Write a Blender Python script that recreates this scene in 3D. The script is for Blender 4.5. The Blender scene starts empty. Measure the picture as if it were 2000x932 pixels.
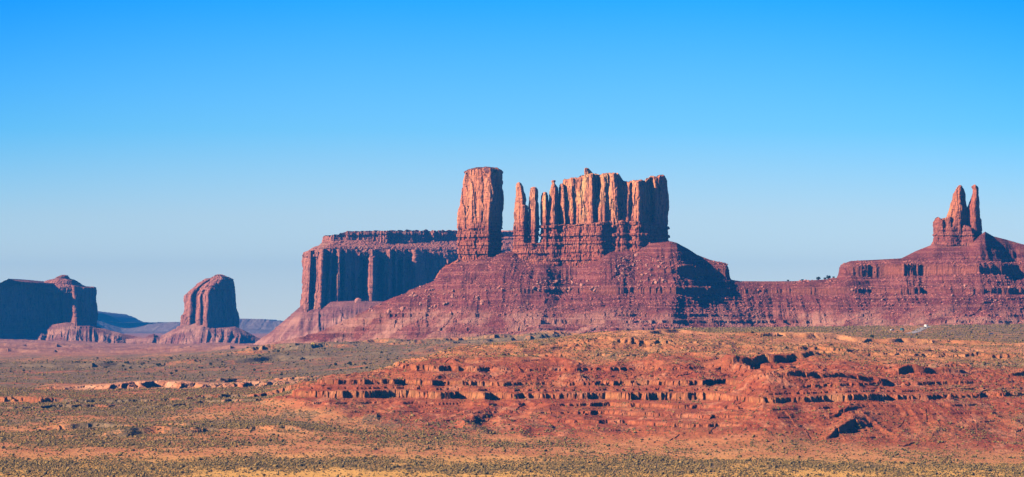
import bpy, math, random
import numpy as np

# ------------------------------------------------------------------ camera, sky, sun
FP, YH, HC = 7000.0, 632.0, 90.0          # focal length and horizon row in photo pixels, camera height
sc = bpy.context.scene
col = sc.collection
cam_d = bpy.data.cameras.new('camera')
cam = bpy.data.objects.new('camera', cam_d)
col.objects.link(cam)
cam.location = (0, 0, HC)
cam.rotation_euler = (math.radians(90), 0, 0)
cam_d.sensor_width = 36
cam_d.lens = FP / 2000 * 36
cam_d.shift_y = (YH - 466) / 2000
cam_d.clip_start = 1
cam_d.clip_end = 60000
sc.camera = cam

SUN_AZ, SUN_EL = math.radians(248), math.radians(27)     # compass bearing from +Y, elevation
world = bpy.data.worlds.new('World')
sc.world = world
world.use_nodes = True
nt = world.node_tree
nt.nodes.clear()
N = nt.nodes.new
out = N('ShaderNodeOutputWorld')
bg = N('ShaderNodeBackground')
bg.inputs['Strength'].default_value = 0.074
sky = N('ShaderNodeTexSky')
sky.sky_type = 'NISHITA'
sky.sun_disc = False
sky.sun_elevation = SUN_EL
sky.sun_rotation = SUN_AZ
sky.altitude = 1700
sky.air_density = 1.0
sky.dust_density = 0.4
sky.ozone_density = 2.0
tc = N('ShaderNodeTexCoord')
sep = N('ShaderNodeSeparateXYZ')
nt.links.new(tc.outputs['Generated'], sep.inputs[0])
ramp = N('ShaderNodeValToRGB')
mr = N('ShaderNodeMapRange')
mr.inputs['From Min'].default_value = 0.0
mr.inputs['From Max'].default_value = 0.30
nt.links.new(sep.outputs['Z'], mr.inputs['Value'])
nt.links.new(mr.outputs[0], ramp.inputs[0])
cr = ramp.color_ramp
SKY = [(0.0, (1.20, 1.26, 1.42)), (0.10, (0.86, 0.99, 1.22)), (0.18, (0.36, 0.85, 1.30)), (0.30, (0.06, 0.66, 1.42)), (0.6, (0.05, 0.34, 0.95)), (1.0, (0.05, 0.26, 0.72))]
cr.elements[0].position, cr.elements[0].color = SKY[0][0], (*SKY[0][1], 1)
cr.elements[1].position, cr.elements[1].color = SKY[-1][0], (*SKY[-1][1], 1)
for p, c in SKY[1:-1]:
    e = cr.elements.new(p)
    e.color = (*c, 1)
mul = N('ShaderNodeMix')
mul.data_type = 'RGBA'
mul.blend_type = 'MULTIPLY'
mul.inputs['Factor'].default_value = 1
nt.links.new(sky.outputs[0], mul.inputs['A'])
nt.links.new(ramp.outputs[0], mul.inputs['B'])
# vignette painted into the sky: upper corners of the view tinted deeper blue
x2 = N('ShaderNodeMath')
x2.operation = 'MULTIPLY'
nt.links.new(sep.outputs['X'], x2.inputs[0])
nt.links.new(sep.outputs['X'], x2.inputs[1])
mx = N('ShaderNodeMapRange')
mx.inputs['From Min'].default_value = 0.002
mx.inputs['From Max'].default_value = 0.03
mx.inputs['To Max'].default_value = 0.9
nt.links.new(x2.outputs[0], mx.inputs['Value'])
mz = N('ShaderNodeMapRange')
mz.inputs['From Min'].default_value = 0.02
mz.inputs['From Max'].default_value = 0.10
nt.links.new(sep.outputs['Z'], mz.inputs['Value'])
fz = N('ShaderNodeMath')
fz.operation = 'MULTIPLY'
nt.links.new(mx.outputs[0], fz.inputs[0])
nt.links.new(mz.outputs[0], fz.inputs[1])
deep = N('ShaderNodeMix')
deep.data_type = 'RGBA'
deep.blend_type = 'MULTIPLY'
deep.inputs['B'].default_value = (0.0, 0.72, 1.0, 1)
nt.links.new(fz.outputs[0], deep.inputs['Factor'])
nt.links.new(mul.outputs['Result'], deep.inputs['A'])
nt.links.new(deep.outputs['Result'], bg.inputs['Color'])
nt.links.new(bg.outputs[0], out.inputs['Surface'])

sd = bpy.data.lights.new('sun', 'SUN')
sd.energy = 5.0
sd.angle = math.radians(0.5)
sd.color = (1.0, 0.76, 0.48)
sun = bpy.data.objects.new('sun', sd)
col.objects.link(sun)
sun.rotation_euler = (math.radians(90) - SUN_EL, 0, -SUN_AZ + math.radians(180))
sc.view_settings.view_transform = 'Standard'
sc.view_settings.look = 'None'
sc.view_settings.exposure = 0.86
sc.view_settings.gamma = 1.0
sc.view_settings.use_curve_mapping = False
sc.cycles.use_denoising = True
sc.cycles.max_bounces = 4
sc.cycles.diffuse_bounces = 0
sc.cycles.volume_bounces = 0
sc.cycles.use_adaptive_sampling = False

HAZE_DENSITY = 4.0e-5
HAZE_COLOR = (0.02, 0.34, 1.0)

# ------------------------------------------------------------------ numbers
rng = np.random.default_rng(7)
_perm = rng.permutation(256).astype(np.int64)
_perm = np.concatenate([_perm, _perm, _perm])


_GX = np.cos(np.arange(256) * (2 * math.pi / 256)).astype(np.float32)
_GY = np.sin(np.arange(256) * (2 * math.pi / 256)).astype(np.float32)
_GZ = (((np.arange(256) * 37) & 255) / 128.0 - 1).astype(np.float32)
_perm = _perm.astype(np.int32)


def _h3(i, j, k):
    return _perm[_perm[_perm[i & 255] + (j & 255)] + (k & 255)]


def perlin(x, y, z=0.0):
    flat = np.ndim(z) == 0
    x, y = np.broadcast_arrays(np.asarray(x, np.float32), np.asarray(y, np.float32))
    if not flat:
        x, y, z = np.broadcast_arrays(x, y, np.asarray(z, np.float32))
    xi, yi = np.floor(x).astype(np.int32), np.floor(y).astype(np.int32)
    xf, yf = x - xi, y - yi
    u = xf * xf * xf * (xf * (xf * 6 - 15) + 10)
    v = yf * yf * yf * (yf * (yf * 6 - 15) + 10)
    px0, px1 = _perm[xi & 255], _perm[(xi + 1) & 255]
    y0, y1 = yi & 255, (yi + 1) & 255
    h00, h10, h01, h11 = _perm[px0 + y0], _perm[px1 + y0], _perm[px0 + y1], _perm[px1 + y1]
    if flat:
        k = int(math.floor(z * 7.3)) & 255

        def c(h, a, b):
            h = _perm[h + k]
            return _GX[h] * (xf - a) + _GY[h] * (yf - b)
        r0 = c(h00, 0, 0) * (1 - u) + c(h10, 1, 0) * u
        r1 = c(h01, 0, 1) * (1 - u) + c(h11, 1, 1) * u
        return (r0 * (1 - v) + r1 * v) * 1.4
    zi = np.floor(z).astype(np.int32)
    zf = z - zi
    w = zf * zf * zf * (zf * (zf * 6 - 15) + 10)
    res = []
    for q in (0, 1):
        zq = (zi + q) & 255

        def c(h, a, b):
            h = _perm[h + zq]
            return _GX[h] * (xf - a) + _GY[h] * (yf - b) + _GZ[h] * (zf - q)
        r0 = c(h00, 0, 0) * (1 - u) + c(h10, 1, 0) * u
        r1 = c(h01, 0, 1) * (1 - u) + c(h11, 1, 1) * u
        res.append(r0 * (1 - v) + r1 * v)
    return (res[0] * (1 - w) + res[1] * w) * 1.4


def fbm(x, y, z=0.0, o=4, gain=0.5):
    s, a, f = 0, 1, 1
    for k in range(o):
        s = s + a * perlin(x * f + 17.3 * k, y * f - 9.1 * k, z * f + 5.7 * k)
        a *= gain
        f *= 2.03
    return s


def ridged(x, y, z=0.0, o=3):
    s, a, f, t = 0, 1, 1, 0
    for k in range(o):
        s = s + a * (1 - 2 * np.abs(perlin(x * f + 31.7 * k, y * f + 3.3 * k, z * f)))
        t += a
        a *= 0.5
        f *= 2.1
    return s / t


def worley(x, y):
    """cell value 0..1 and distance to the cell border, in plan"""
    x, y = np.broadcast_arrays(np.asarray(x, np.float32), np.asarray(y, np.float32))
    xi, yi = np.floor(x).astype(np.int32), np.floor(y).astype(np.int32)
    d1 = np.full(x.shape, 9.0, np.float32)
    d2 = np.full(x.shape, 9.0, np.float32)
    v = np.zeros(x.shape, np.float32)
    for a in (-1, 0, 1):
        for b in (-1, 0, 1):
            h = _h3(xi + a, yi + b, 0 * xi)
            px = xi + a + 0.5 + 0.8 * (h / 255 - 0.5)
            py = yi + b + 0.5 + 0.8 * (((h * 91) & 255) / 255 - 0.5)
            d = np.sqrt((px - x) ** 2 + (py - y) ** 2)
            n = d < d1
            d2 = np.where(n, d1, np.minimum(d2, d))
            v = np.where(n, ((h * 57 + 11) & 255) / 255, v)
            d1 = np.where(n, d, d1)
    return v, d2 - d1


def sstep(a, b, x):
    t = np.clip((x - a) / (b - a), 0, 1)
    return t * t * (3 - 2 * t)


def zpx(py, D):
    return HC - (np.asarray(py, float) - YH) / FP * D


def xpx(px, D):
    return (np.asarray(px, float) - 1000) / FP * D


def ipl(x, pts):
    p = np.array(pts, float)
    return np.interp(x, p[:, 0], p[:, 1])


# ------------------------------------------------------------------ objects
def mesh_from(name, V, F, mat=None, attrs=None, smooth=False):
    V = np.ascontiguousarray(V, dtype=np.float32)
    F = np.ascontiguousarray(F, dtype=np.int32)
    me = bpy.data.meshes.new(name)
    n, k = F.shape
    me.vertices.add(len(V))
    me.vertices.foreach_set('co', V.ravel())
    me.loops.add(n * k)
    me.loops.foreach_set('vertex_index', F.ravel())
    me.polygons.add(n)
    me.polygons.foreach_set('loop_start', np.arange(n, dtype=np.int32) * k)
    me.polygons.foreach_set('use_smooth', np.full(n, smooth))
    me.update(calc_edges=True)
    me.validate()
    if mat:
        me.materials.append(mat)
    if attrs is not None:
        a = me.color_attributes.new('mask', 'FLOAT_COLOR', 'POINT')
        c = np.ones((len(V), 4), np.float32)
        c[:, :attrs.shape[1]] = attrs
        a.data.foreach_set('color', c.ravel())
    return me


def link(name, me, parent=None, loc=None):
    o = bpy.data.objects.new(name, me)
    col.objects.link(o)
    if parent:
        o.parent = parent
    if loc:
        o.location = loc
    return o


def tag(o, label=None, cat=None, group=None, kind=None):
    for k, v in (('label', label), ('category', cat), ('group', group), ('kind', kind)):
        if v:
            o[k] = v
    return o


def empty(name, loc, label, cat, group=None):
    o = link(name, None, None, loc)
    return tag(o, label, cat, group)


def part(name, V, F, mat, parent, **kw):
    """world-space vertices become a part of an Empty standing at its own place"""
    V = np.asarray(V, float) - np.array(parent.location)
    return link(name, mesh_from(name, V, F, mat, **kw), parent)


def grid_faces(nr, nc, wrap=False):
    i = np.arange(nr - 1)[:, None]
    j = np.arange(nc if wrap else nc - 1)[None, :]
    j2 = (j + 1) % nc
    a, b, c, d = i * nc + j, i * nc + j2, (i + 1) * nc + j2, (i + 1) * nc + j
    return np.stack([a, b, c, d], -1).reshape(-1, 4)


# ------------------------------------------------------------------ materials
def new_mat(name):
    m = bpy.data.materials.new(name)
    m.use_nodes = True
    t = m.node_tree
    b = t.nodes['Principled BSDF']
    b.inputs['Roughness'].default_value = 0.95
    b.inputs['Specular IOR Level'].default_value = 0.1
    return m, t, b


class NB:
    def __init__(s, t):
        s.t = t
        g = t.nodes.new('ShaderNodeNewGeometry')
        s.pos = g.outputs['Position']
        s.nrm = g.outputs['Normal']

    def vmap(s, sx, sy, sz):
        m = s.t.nodes.new('ShaderNodeMapping')
        m.inputs['Scale'].default_value = (sx, sy, sz)
        s.t.links.new(s.pos, m.inputs[0])
        return m.outputs[0]

    def noise(s, sc3, detail=4, rough=0.6, dist=0.0):
        n = s.t.nodes.new('ShaderNodeTexNoise')
        n.inputs['Scale'].default_value = 1
        n.inputs['Detail'].default_value = detail
        n.inputs['Roughness'].default_value = rough
        n.inputs['Distortion'].default_value = dist
        s.t.links.new(s.vmap(*sc3), n.inputs['Vector'])
        return n.outputs['Fac']

    def rng(s, v, a, b, c=0.0, d=1.0):
        m = s.t.nodes.new('ShaderNodeMapRange')
        m.interpolation_type = 'SMOOTHSTEP'
        for k, x in (('From Min', a), ('From Max', b), ('To Min', c), ('To Max', d)):
            m.inputs[k].default_value = x
        s.t.links.new(v, m.inputs['Value'])
        return m.outputs[0]

    def math(s, op, a, b=None):
        m = s.t.nodes.new('ShaderNodeMath')
        m.operation = op
        for i, x in enumerate((a, b)):
            if x is None:
                continue
            if isinstance(x, (int, float)):
                m.inputs[i].default_value = x
            else:
                s.t.links.new(x, m.inputs[i])
        return m.outputs[0]

    def mix(s, f, a, b, mode='MIX'):
        m = s.t.nodes.new('ShaderNodeMix')
        m.data_type = 'RGBA'
        m.blend_type = mode
        if isinstance(f, (int, float)):
            m.inputs['Factor'].default_value = f
        else:
            s.t.links.new(f, m.inputs['Factor'])
        for k, x in (('A', a), ('B', b)):
            if isinstance(x, tuple):
                m.inputs[k].default_value = (*x, 1)
            else:
                s.t.links.new(x, m.inputs[k])
        return m.outputs['Result']

    def bump(s, h, strength, dist, bsdf):
        b = s.t.nodes.new('ShaderNodeBump')
        b.inputs['Strength'].default_value = strength
        b.inputs['Distance'].default_value = dist
        s.t.links.new(h, b.inputs['Height'])
        s.t.links.new(b.outputs[0], bsdf.inputs['Normal'])


def rock_material(name, upper, upper2, lower, lower2, z_lo, z_hi, stain=(0.10, 0.035, 0.03), pale=(0.75, 0.47, 0.30)):
    """bedded sandstone: massive paler wall above, thin red beds below, desert varnish running down"""
    m, t, b = new_mat(name)
    n = NB(t)
    sep = t.nodes.new('ShaderNodeSeparateXYZ')
    t.links.new(n.pos, sep.inputs[0])
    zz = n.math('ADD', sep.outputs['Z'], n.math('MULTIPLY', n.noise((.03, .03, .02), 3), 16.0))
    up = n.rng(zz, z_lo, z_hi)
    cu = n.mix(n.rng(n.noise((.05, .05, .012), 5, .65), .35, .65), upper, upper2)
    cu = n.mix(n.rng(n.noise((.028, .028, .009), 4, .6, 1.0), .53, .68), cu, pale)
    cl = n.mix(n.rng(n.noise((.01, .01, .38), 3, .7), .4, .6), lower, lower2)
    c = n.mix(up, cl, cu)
    st = n.math('MULTIPLY', n.rng(n.noise((.12, .12, .006), 4, .7), .55, .72), 0.28)
    c = n.mix(st, c, stain)
    c = n.mix(n.rng(n.noise((.35, .35, .5), 3, .7), .3, .7, 0, .3), c, lower)
    crk = n.math('ABSOLUTE', n.math('SUBTRACT', n.noise((.075, .075, .010), 3, .6, .6), .5))
    c = n.mix(n.math('MULTIPLY', n.rng(crk, .006, .022, 1, 0), .7), c, stain)
    crk = n.math('ABSOLUTE', n.math('SUBTRACT', n.noise((.022, .022, .085), 3, .65, .5), .48))
    c = n.mix(n.math('MULTIPLY', n.rng(crk, .004, .014, 1, 0), .45), c, stain)
    t.links.new(c, b.inputs['Base Color'])
    h = n.math('ADD', n.noise((.22, .22, .05), 6, .7), n.math('MULTIPLY', n.noise((.03, .03, .55), 3, .7), .6))
    n.bump(h, 0.7, 2.5, b)
    return m


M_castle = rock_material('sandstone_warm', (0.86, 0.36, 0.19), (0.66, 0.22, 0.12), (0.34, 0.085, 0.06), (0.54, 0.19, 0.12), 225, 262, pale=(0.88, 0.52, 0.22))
M_twin = rock_material('sandstone_spire', (0.58, 0.20, 0.10), (0.46, 0.13, 0.08), (0.30, 0.085, 0.07), (0.42, 0.15, 0.11), 225, 262, pale=(0.75, 0.34, 0.14))
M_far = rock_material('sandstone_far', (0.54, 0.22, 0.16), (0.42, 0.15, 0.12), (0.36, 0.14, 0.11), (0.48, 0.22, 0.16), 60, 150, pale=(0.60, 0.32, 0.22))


def talus_material(name, base, light, dark, sc_=1.0):
    m, t, b = new_mat(name)
    n = NB(t)
    c = n.mix(n.rng(n.noise((.03, .03, .12), 5, .65), .35, .65), base, dark)
    c = n.mix(n.rng(n.noise((.35 * sc_, .35 * sc_, .35 * sc_), 4, .75), .50, .72), c, light)
    bed = n.rng(n.noise((.006, .006, .30), 3, .6), .50, .62)
    c = n.mix(n.math('MULTIPLY', bed, .45), c, light)
    c = n.mix(n.rng(n.noise((.25, .25, .3), 2, .6), .62, .70, 0, .5), c, (0.13, 0.10, 0.07))
    at = t.nodes.new('ShaderNodeAttribute')
    at.attribute_name = 'mask'
    s2 = t.nodes.new('ShaderNodeSeparateColor')
    t.links.new(at.outputs['Color'], s2.inputs[0])
    c = n.mix(n.math('MULTIPLY', s2.outputs['Red'], .75), c, (0.60, 0.31, 0.24))
    c = n.mix(n.math('MULTIPLY', s2.outputs['Green'], .55), c, (0.50, 0.17, 0.11))
    t.links.new(c, b.inputs['Base Color'])
    h = n.math('ADD', n.noise((.3, .3, .3), 6, .75), n.math('MULTIPLY', n.noise((.02, .02, .6), 3, .6), .4))
    n.bump(h, 1.0, 3.5, b)
    return m


M_talus = talus_material('talus', (0.25, 0.062, 0.062), (0.50, 0.19, 0.155), (0.12, 0.028, 0.034))
M_talus_far = talus_material('talus_far', (0.27, 0.10, 0.10), (0.42, 0.20, 0.18), (0.18, 0.07, 0.07), .6)

# ground
M_ground, gt, gb = new_mat('desert_ground')
n = NB(gt)
at = gt.nodes.new('ShaderNodeAttribute')
at.attribute_name = 'mask'
s2 = gt.nodes.new('ShaderNodeSeparateColor')
gt.links.new(at.outputs['Color'], s2.inputs[0])
R_, G_, B_ = s2.outputs['Red'], s2.outputs['Green'], s2.outputs['Blue']     # scrub, red rock, pale sand
fine = n.noise((.16, .12, .16), 5, .7)
mid = n.noise((.03, .022, .03), 4, .65)
dots = n.noise((.55, .45, .55), 4, .7)
sand = n.mix(n.rng(mid, .35, .65), (0.54, 0.215, 0.095), (0.70, 0.34, 0.14))
redc = n.mix(n.rng(fine, .35, .65), (0.27, 0.062, 0.034), (0.47, 0.135, 0.062))  # dark rust, with the shade of the unlit slopes put into the colour
redc = n.mix(n.rng(n.noise((.01, .01, .9), 3, .6), .5, .62, 0, .6), redc, (0.30, 0.07, 0.04))
redc = n.mix(n.rng(n.noise((.045, .03, .05), 4, .7), .5, .66, 0, .7), redc, (0.58, 0.26, 0.15))
redc = n.mix(n.rng(n.noise((.03, .02, .06), 4, .7), .55, .7, 0, .7), redc, (0.26, 0.08, 0.045))
sy = gt.nodes.new('ShaderNodeSeparateXYZ')
gt.links.new(n.pos, sy.inputs[0])
sand = n.mix(n.rng(sy.outputs['Y'], 2300, 2170), sand, (0.78, 0.45, 0.13))
c = n.mix(G_, sand, redc)
c = n.mix(B_, c, (0.78, 0.45, 0.28))
scr = n.mix(n.rng(fine, .35, .65), (0.15, 0.12, 0.08), (0.28, 0.20, 0.12))
f = n.math('ADD', n.math('MULTIPLY', n.math('SUBTRACT', dots, .5), 1.7), n.math('ADD', n.math('MULTIPLY', n.math('SUBTRACT', mid, .5), 1.2), R_))
c = n.mix(n.rng(f, .38, .68), c, scr)
far_ = n.math('MULTIPLY', n.rng(sy.outputs['Y'], 4600, 5600), .75)
c = n.mix(far_, c, n.mix(n.rng(mid, .4, .6), (0.27, 0.125, 0.115), (0.44, 0.22, 0.17)))
gt.links.new(c, gb.inputs['Base Color'])
n.bump(n.math('ADD', n.noise((.5, .5, .5), 5, .75), n.math('MULTIPLY', fine, 1.5)), 0.7, 1.0, gb)


def plain_mat(name, c, rough=.9, spec=.1, noise=0.15, metal=0):
    m, t, b = new_mat(name)
    n = NB(t)
    r = n.mix(n.rng(n.noise((1.5, 1.5, 1.5), 4), .3, .7), tuple(x * (1 - noise) for x in c), tuple(min(1, x * (1 + noise)) for x in c))
    t.links.new(r, b.inputs['Base Color'])
    b.inputs['Roughness'].default_value = rough
    b.inputs['Specular IOR Level'].default_value = spec
    b.inputs['Metallic'].default_value = metal
    return m


M_shrub = plain_mat('sagebrush', (0.23, 0.185, 0.07), noise=.45)
_t = M_shrub.node_tree
_n = NB(_t)
_t.links.new(_n.mix(_n.rng(_n.noise((.7, .7, .7), 3, .6), .42, .58), (0.10, 0.088, 0.045), (0.36, 0.235, 0.08)), _t.nodes['Principled BSDF'].inputs['Base Color'])
M_juniper = plain_mat('juniper', (0.035, 0.055, 0.030), noise=.4)
M_bark = plain_mat('bark', (0.16, 0.10, 0.07))
M_boulder = plain_mat('boulder_rock', (0.50, 0.22, 0.17), noise=.3)
M_rubble = plain_mat('rubble_rock', (0.46, 0.16, 0.13), noise=.6)
M_road = plain_mat('asphalt', (0.40, 0.38, 0.40))
M_track = plain_mat('packed_sand', (0.62, 0.34, 0.18))
M_white = plain_mat('white_paint', (0.8, 0.8, 0.8), .35, .5, .02)
M_teal = plain_mat('teal_paint', (0.02, 0.16, 0.18), .35, .5, .02)
M_blue = plain_mat('blue_paint', (0.05, 0.12, 0.28), .35, .5, .02)
M_glass = plain_mat('dark_glass', (0.02, 0.025, 0.03), .1, .5, .02)
M_tyre = plain_mat('rubber', (0.02, 0.02, 0.02))
M_yellow = plain_mat('yellow_canvas', (0.85, 0.62, 0.10), .8, .1, .05)
M_wood = plain_mat('weathered_wood', (0.12, 0.08, 0.06))
M_line = plain_mat('road_paint', (0.75, 0.62, 0.2), noise=.05)

# ------------------------------------------------------------------ terrain
NEAR = {
    -400: [(1500, 1052), (2100, 932), (2450, 852), (2700, 805), (3000, 778), (3400, 750), (4000, 722), (5000, 697), (6500, 684), (8500, 672), (16000, 652)],
    0: [(1500, 1052), (2100, 932), (2450, 850), (2700, 805), (3000, 778), (3400, 748), (4000, 722), (5000, 697), (6500, 677), (8500, 662), (16000, 652)],
    250: [(1500, 1052), (2100, 932), (2400, 862), (2480, 838), (2700, 805), (3000, 776), (3400, 748), (4000, 722), (5000, 694), (6500, 683), (8500, 671), (16000, 652)],
    500: [(1500, 1052), (2100, 932), (2400, 856), (2550, 818), (2700, 790), (3000, 768), (3400, 746), (4000, 716), (4600, 688), (4800, 682), (6500, 680), (8500, 671), (16000, 652)],
    640: [(1500, 1052), (2100, 932), (2380, 860), (2520, 826), (2640, 785), (2700, 752), (2760, 744), (3000, 750), (3400, 742), (4000, 708), (4700, 672), (6500, 668), (16000, 652)],
    800: [(1500, 1052), (2100, 932), (2380, 864), (2500, 836), (2640, 790), (2700, 750), (2790, 714), (2900, 706), (3300, 715), (3900, 700), (4700, 668), (6500, 668), (16000, 652)],
    900: [(1500, 1052), (2100, 932), (2380, 866), (2480, 842), (2620, 798), (2700, 750), (2790, 713), (2900, 690), (3000, 681), (3400, 700), (4000, 692), (4700, 666), (6500, 668), (16000, 652)],
    1000: [(1500, 1052), (2100, 932), (2380, 866), (2480, 842), (2600, 800), (2700, 752), (2790, 713), (2920, 684), (3050, 672), (3400, 688), (4000, 680), (4700, 662), (6500, 668), (16000, 652)],
    1200: [(1500, 1052), (2100, 932), (2380, 868), (2480, 845), (2600, 802), (2700, 755), (2790, 716), (2950, 674), (3060, 649), (3300, 655), (3900, 662), (4700, 652), (6500, 665), (16000, 652)],
    1350: [(1500, 1052), (2100, 932), (2360, 872), (2460, 832), (2580, 790), (2680, 750), (2780, 712), (2950, 681), (3080, 654), (3200, 650), (3700, 647), (4700, 641), (6500, 660), (16000, 652)],
    1500: [(1500, 1052), (2100, 932), (2350, 872), (2430, 820), (2500, 778), (2550, 738), (2590, 729), (2680, 742), (2760, 726), (2800, 706), (2950, 688), (3100, 658), (3200, 654), (3800, 647), (4700, 639), (6500, 660), (16000, 652)],
    1600: [(1500, 1052), (2100, 932), (2350, 878), (2420, 842), (2500, 786), (2550, 748), (2600, 732), (2680, 738), (2760, 724), (2810, 706), (2950, 690), (3100, 664), (3250, 656), (3900, 646), (4700, 638), (6500, 660), (16000, 652)],
    1750: [(1500, 1052), (2100, 932), (2350, 882), (2430, 856), (2500, 806), (2570, 768), (2660, 752), (2760, 724), (2850, 710), (2950, 696), (3100, 674), (3280, 662), (3900, 646), (4700, 636), (6500, 660), (16000, 652)],
    2000: [(1500, 1052), (2100, 932), (2350, 892), (2450, 856), (2540, 808), (2650, 776), (2760, 742), (2850, 720), (2950, 703), (3100, 682), (3280, 668), (3900, 647), (4700, 633), (6500, 660), (16000, 652)],
    2400: [(1500, 1052), (2100, 932), (2350, 896), (2450, 862), (2540, 815), (2650, 780), (2760, 745), (2850, 722), (2950, 705), (3100, 684), (3280, 670), (3900, 647), (4700, 632), (6500, 660), (16000, 652)],
}
_keys = sorted(NEAR)
_Dk = np.concatenate([np.arange(1500, 3500, 10), np.arange(3500, 9000, 50), np.arange(9000, 20001, 500)]).astype(float)
_Z = []
for k in _keys:
    p = np.array(NEAR[k], float)
    z = np.interp(_Dk, p[:, 0], zpx(p[:, 1], p[:, 0]))
    z = np.convolve(np.pad(z, 2, 'edge'), [.1, .2, .4, .2, .1], 'valid')
    _Z.append(z)
_Z = np.array(_Z)


def base_height(px, D):
    """smooth height of the land at photo column px and distance D"""
    ki = np.clip(np.searchsorted(_keys, px) - 1, 0, len(_keys) - 2)
    k = np.array(_keys, float)
    f = np.clip((px - k[ki]) / (k[ki + 1] - k[ki]), 0, 1)
    f = f * f * (3 - 2 * f) * .5 + f * .5
    di = np.clip(np.searchsorted(_Dk, D) - 1, 0, len(_Dk) - 2)
    g = np.clip((D - _Dk[di]) / (_Dk[di + 1] - _Dk[di]), 0, 1)
    a = _Z[ki, di] * (1 - g) + _Z[ki, di + 1] * g
    b = _Z[ki + 1, di] * (1 - g) + _Z[ki + 1, di + 1] * g
    return a * (1 - f) + b * f


def terrace(z0, bands):
    """bands: (bottom, top, sharpness). Inside a band the land climbs as a cliff; the slopes between give the height back."""
    z = z0.copy()
    for lo, hi, s in bands:
        h = hi - lo
        m = (lo + hi) / 2
        w = h * .75
        t = (z0 - m) / w
        inside = np.abs(t) < 1
        r = np.clip(t, -1, 1)
        sh = np.sign(r) * np.clip(np.abs(r) / s, 0, 1) * (h / 2)
        # outside the riser ease back to the untouched slope
        e = np.clip((np.abs(r) - s) / (1 - s), 0, 1)
        tgt = np.sign(r) * (h / 2 + (w - h / 2) * e)
        f = np.where(np.abs(r) < s, sh, tgt)
        z = np.where(inside, z + (f - r * w), z)
    return z




def step_groups(z0, px, groups, cover):
    """each group of ledges has its own reach across the view and its own share of debris cover"""
    z = z0.copy()
    for bands, reach, lo_, hi_ in groups:
        w = ipl(px, reach) * (lo_ + (hi_ - lo_) * cover)
        z = z + w * (terrace(z0, bands) - z0)
    return z


HILL_GROUPS = [
    ([(12, 13.2, .12), (16, 17.2, .1)], [(900, 0), (1200, .7), (1600, .7), (2400, .5)], .1, 1.0),
    ([(19.8, 22.4, .08), (25.0, 27.8, .08), (30.2, 33.0, .08)], [(300, .2), (900, .4), (1150, 1), (1480, 1), (1540, .35), (1800, .3), (2400, .3)], .4, 1.0),
    ([(34.9, 39.9, .05), (40.6, 42.2, .05)], [(300, .3), (600, 1), (1480, 1), (1700, .9), (1800, .5), (2400, .3)], .65, 1.1),
    ([(44.2, 47.6, .06)], [(300, .3), (600, 1), (1300, 1), (1700, .9), (1800, .5), (2400, .3)], .3, 1.1),
    ([(53.4, 58.6, .06)], [(300, .3), (700, 1), (920, 1), (1000, .45), (1480, .3), (2400, .5)], .5, 1.0),
    ([(65, 67.2, .1), (71, 72.2, .15)], [(700, .8), (2400, .8)], .0, 1.0),
]


def hill_mask(px, D):
    """1 on the red terraced hill on the right, 0 on the plains"""
    toe = ipl(px, [(-400, 3100), (300, 3000), (470, 2760), (620, 2580), (800, 2460), (1000, 2430), (1250, 2400), (1500, 2365), (2400, 2365)])
    back = ipl(px, [(-400, 2900), (300, 2800), (450, 2720), (640, 2800), (800, 2950), (1000, 3120), (1200, 3160), (1400, 3160), (2400, 3200)])
    return sstep(-30, 40, D - toe) * sstep(-20, 60, back - D)


def scarp(px, X, D, z, Dc, h, lo, hi, amp, per, back=140, w=2.0, seed=0.0, spurs=False):
    """a low cliff facing the camera, scalloped in plan, whose top slopes away behind"""
    cen = float(np.mean(Dc))
    spread = float(np.max(np.abs(Dc - cen))) if np.ndim(Dc) else 0
    ir = np.where((D[:, 0] > cen - spread - 150 - 2 * amp) & (D[:, 0] < cen + spread + back + 150 + 2 * amp))[0]
    jr = np.where((px[0] > lo) & (px[0] < hi))[0]
    sl = np.s_[ir[0]:ir[-1] + 1, jr[0]:jr[-1] + 1]
    zo = z
    px, X, D, z = px[sl], X[sl], D[sl], z[sl]
    if np.ndim(Dc):
        Dc = Dc[sl]
    c, e = worley(X / per + seed, D / per * .6 + seed)
    line = Dc + amp * fbm(X / (per * 2.2) + seed, 0 * X + seed, o=3) + amp * .7 * (c - .5)
    if spurs:
        line = Dc + amp * (.5 - ridged(X / per + .3 * perlin(X / 9, D / 9), D / (per * 6) + seed, 1.3, o=3)) + 1.2 * amp * perlin(X / (per * 4), 0 * X + seed)
    d = D - line
    side = sstep(lo, lo + 60, px) * sstep(hi, hi - 60, px)
    vary = np.clip(.75 + .8 * perlin(X / 60 + seed, 0 * X + 3.3), .15, 1.3)
    zo[sl] = z + side * vary * h * sstep(-w, w, d) * sstep(back, 0, d)
    return zo


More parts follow.
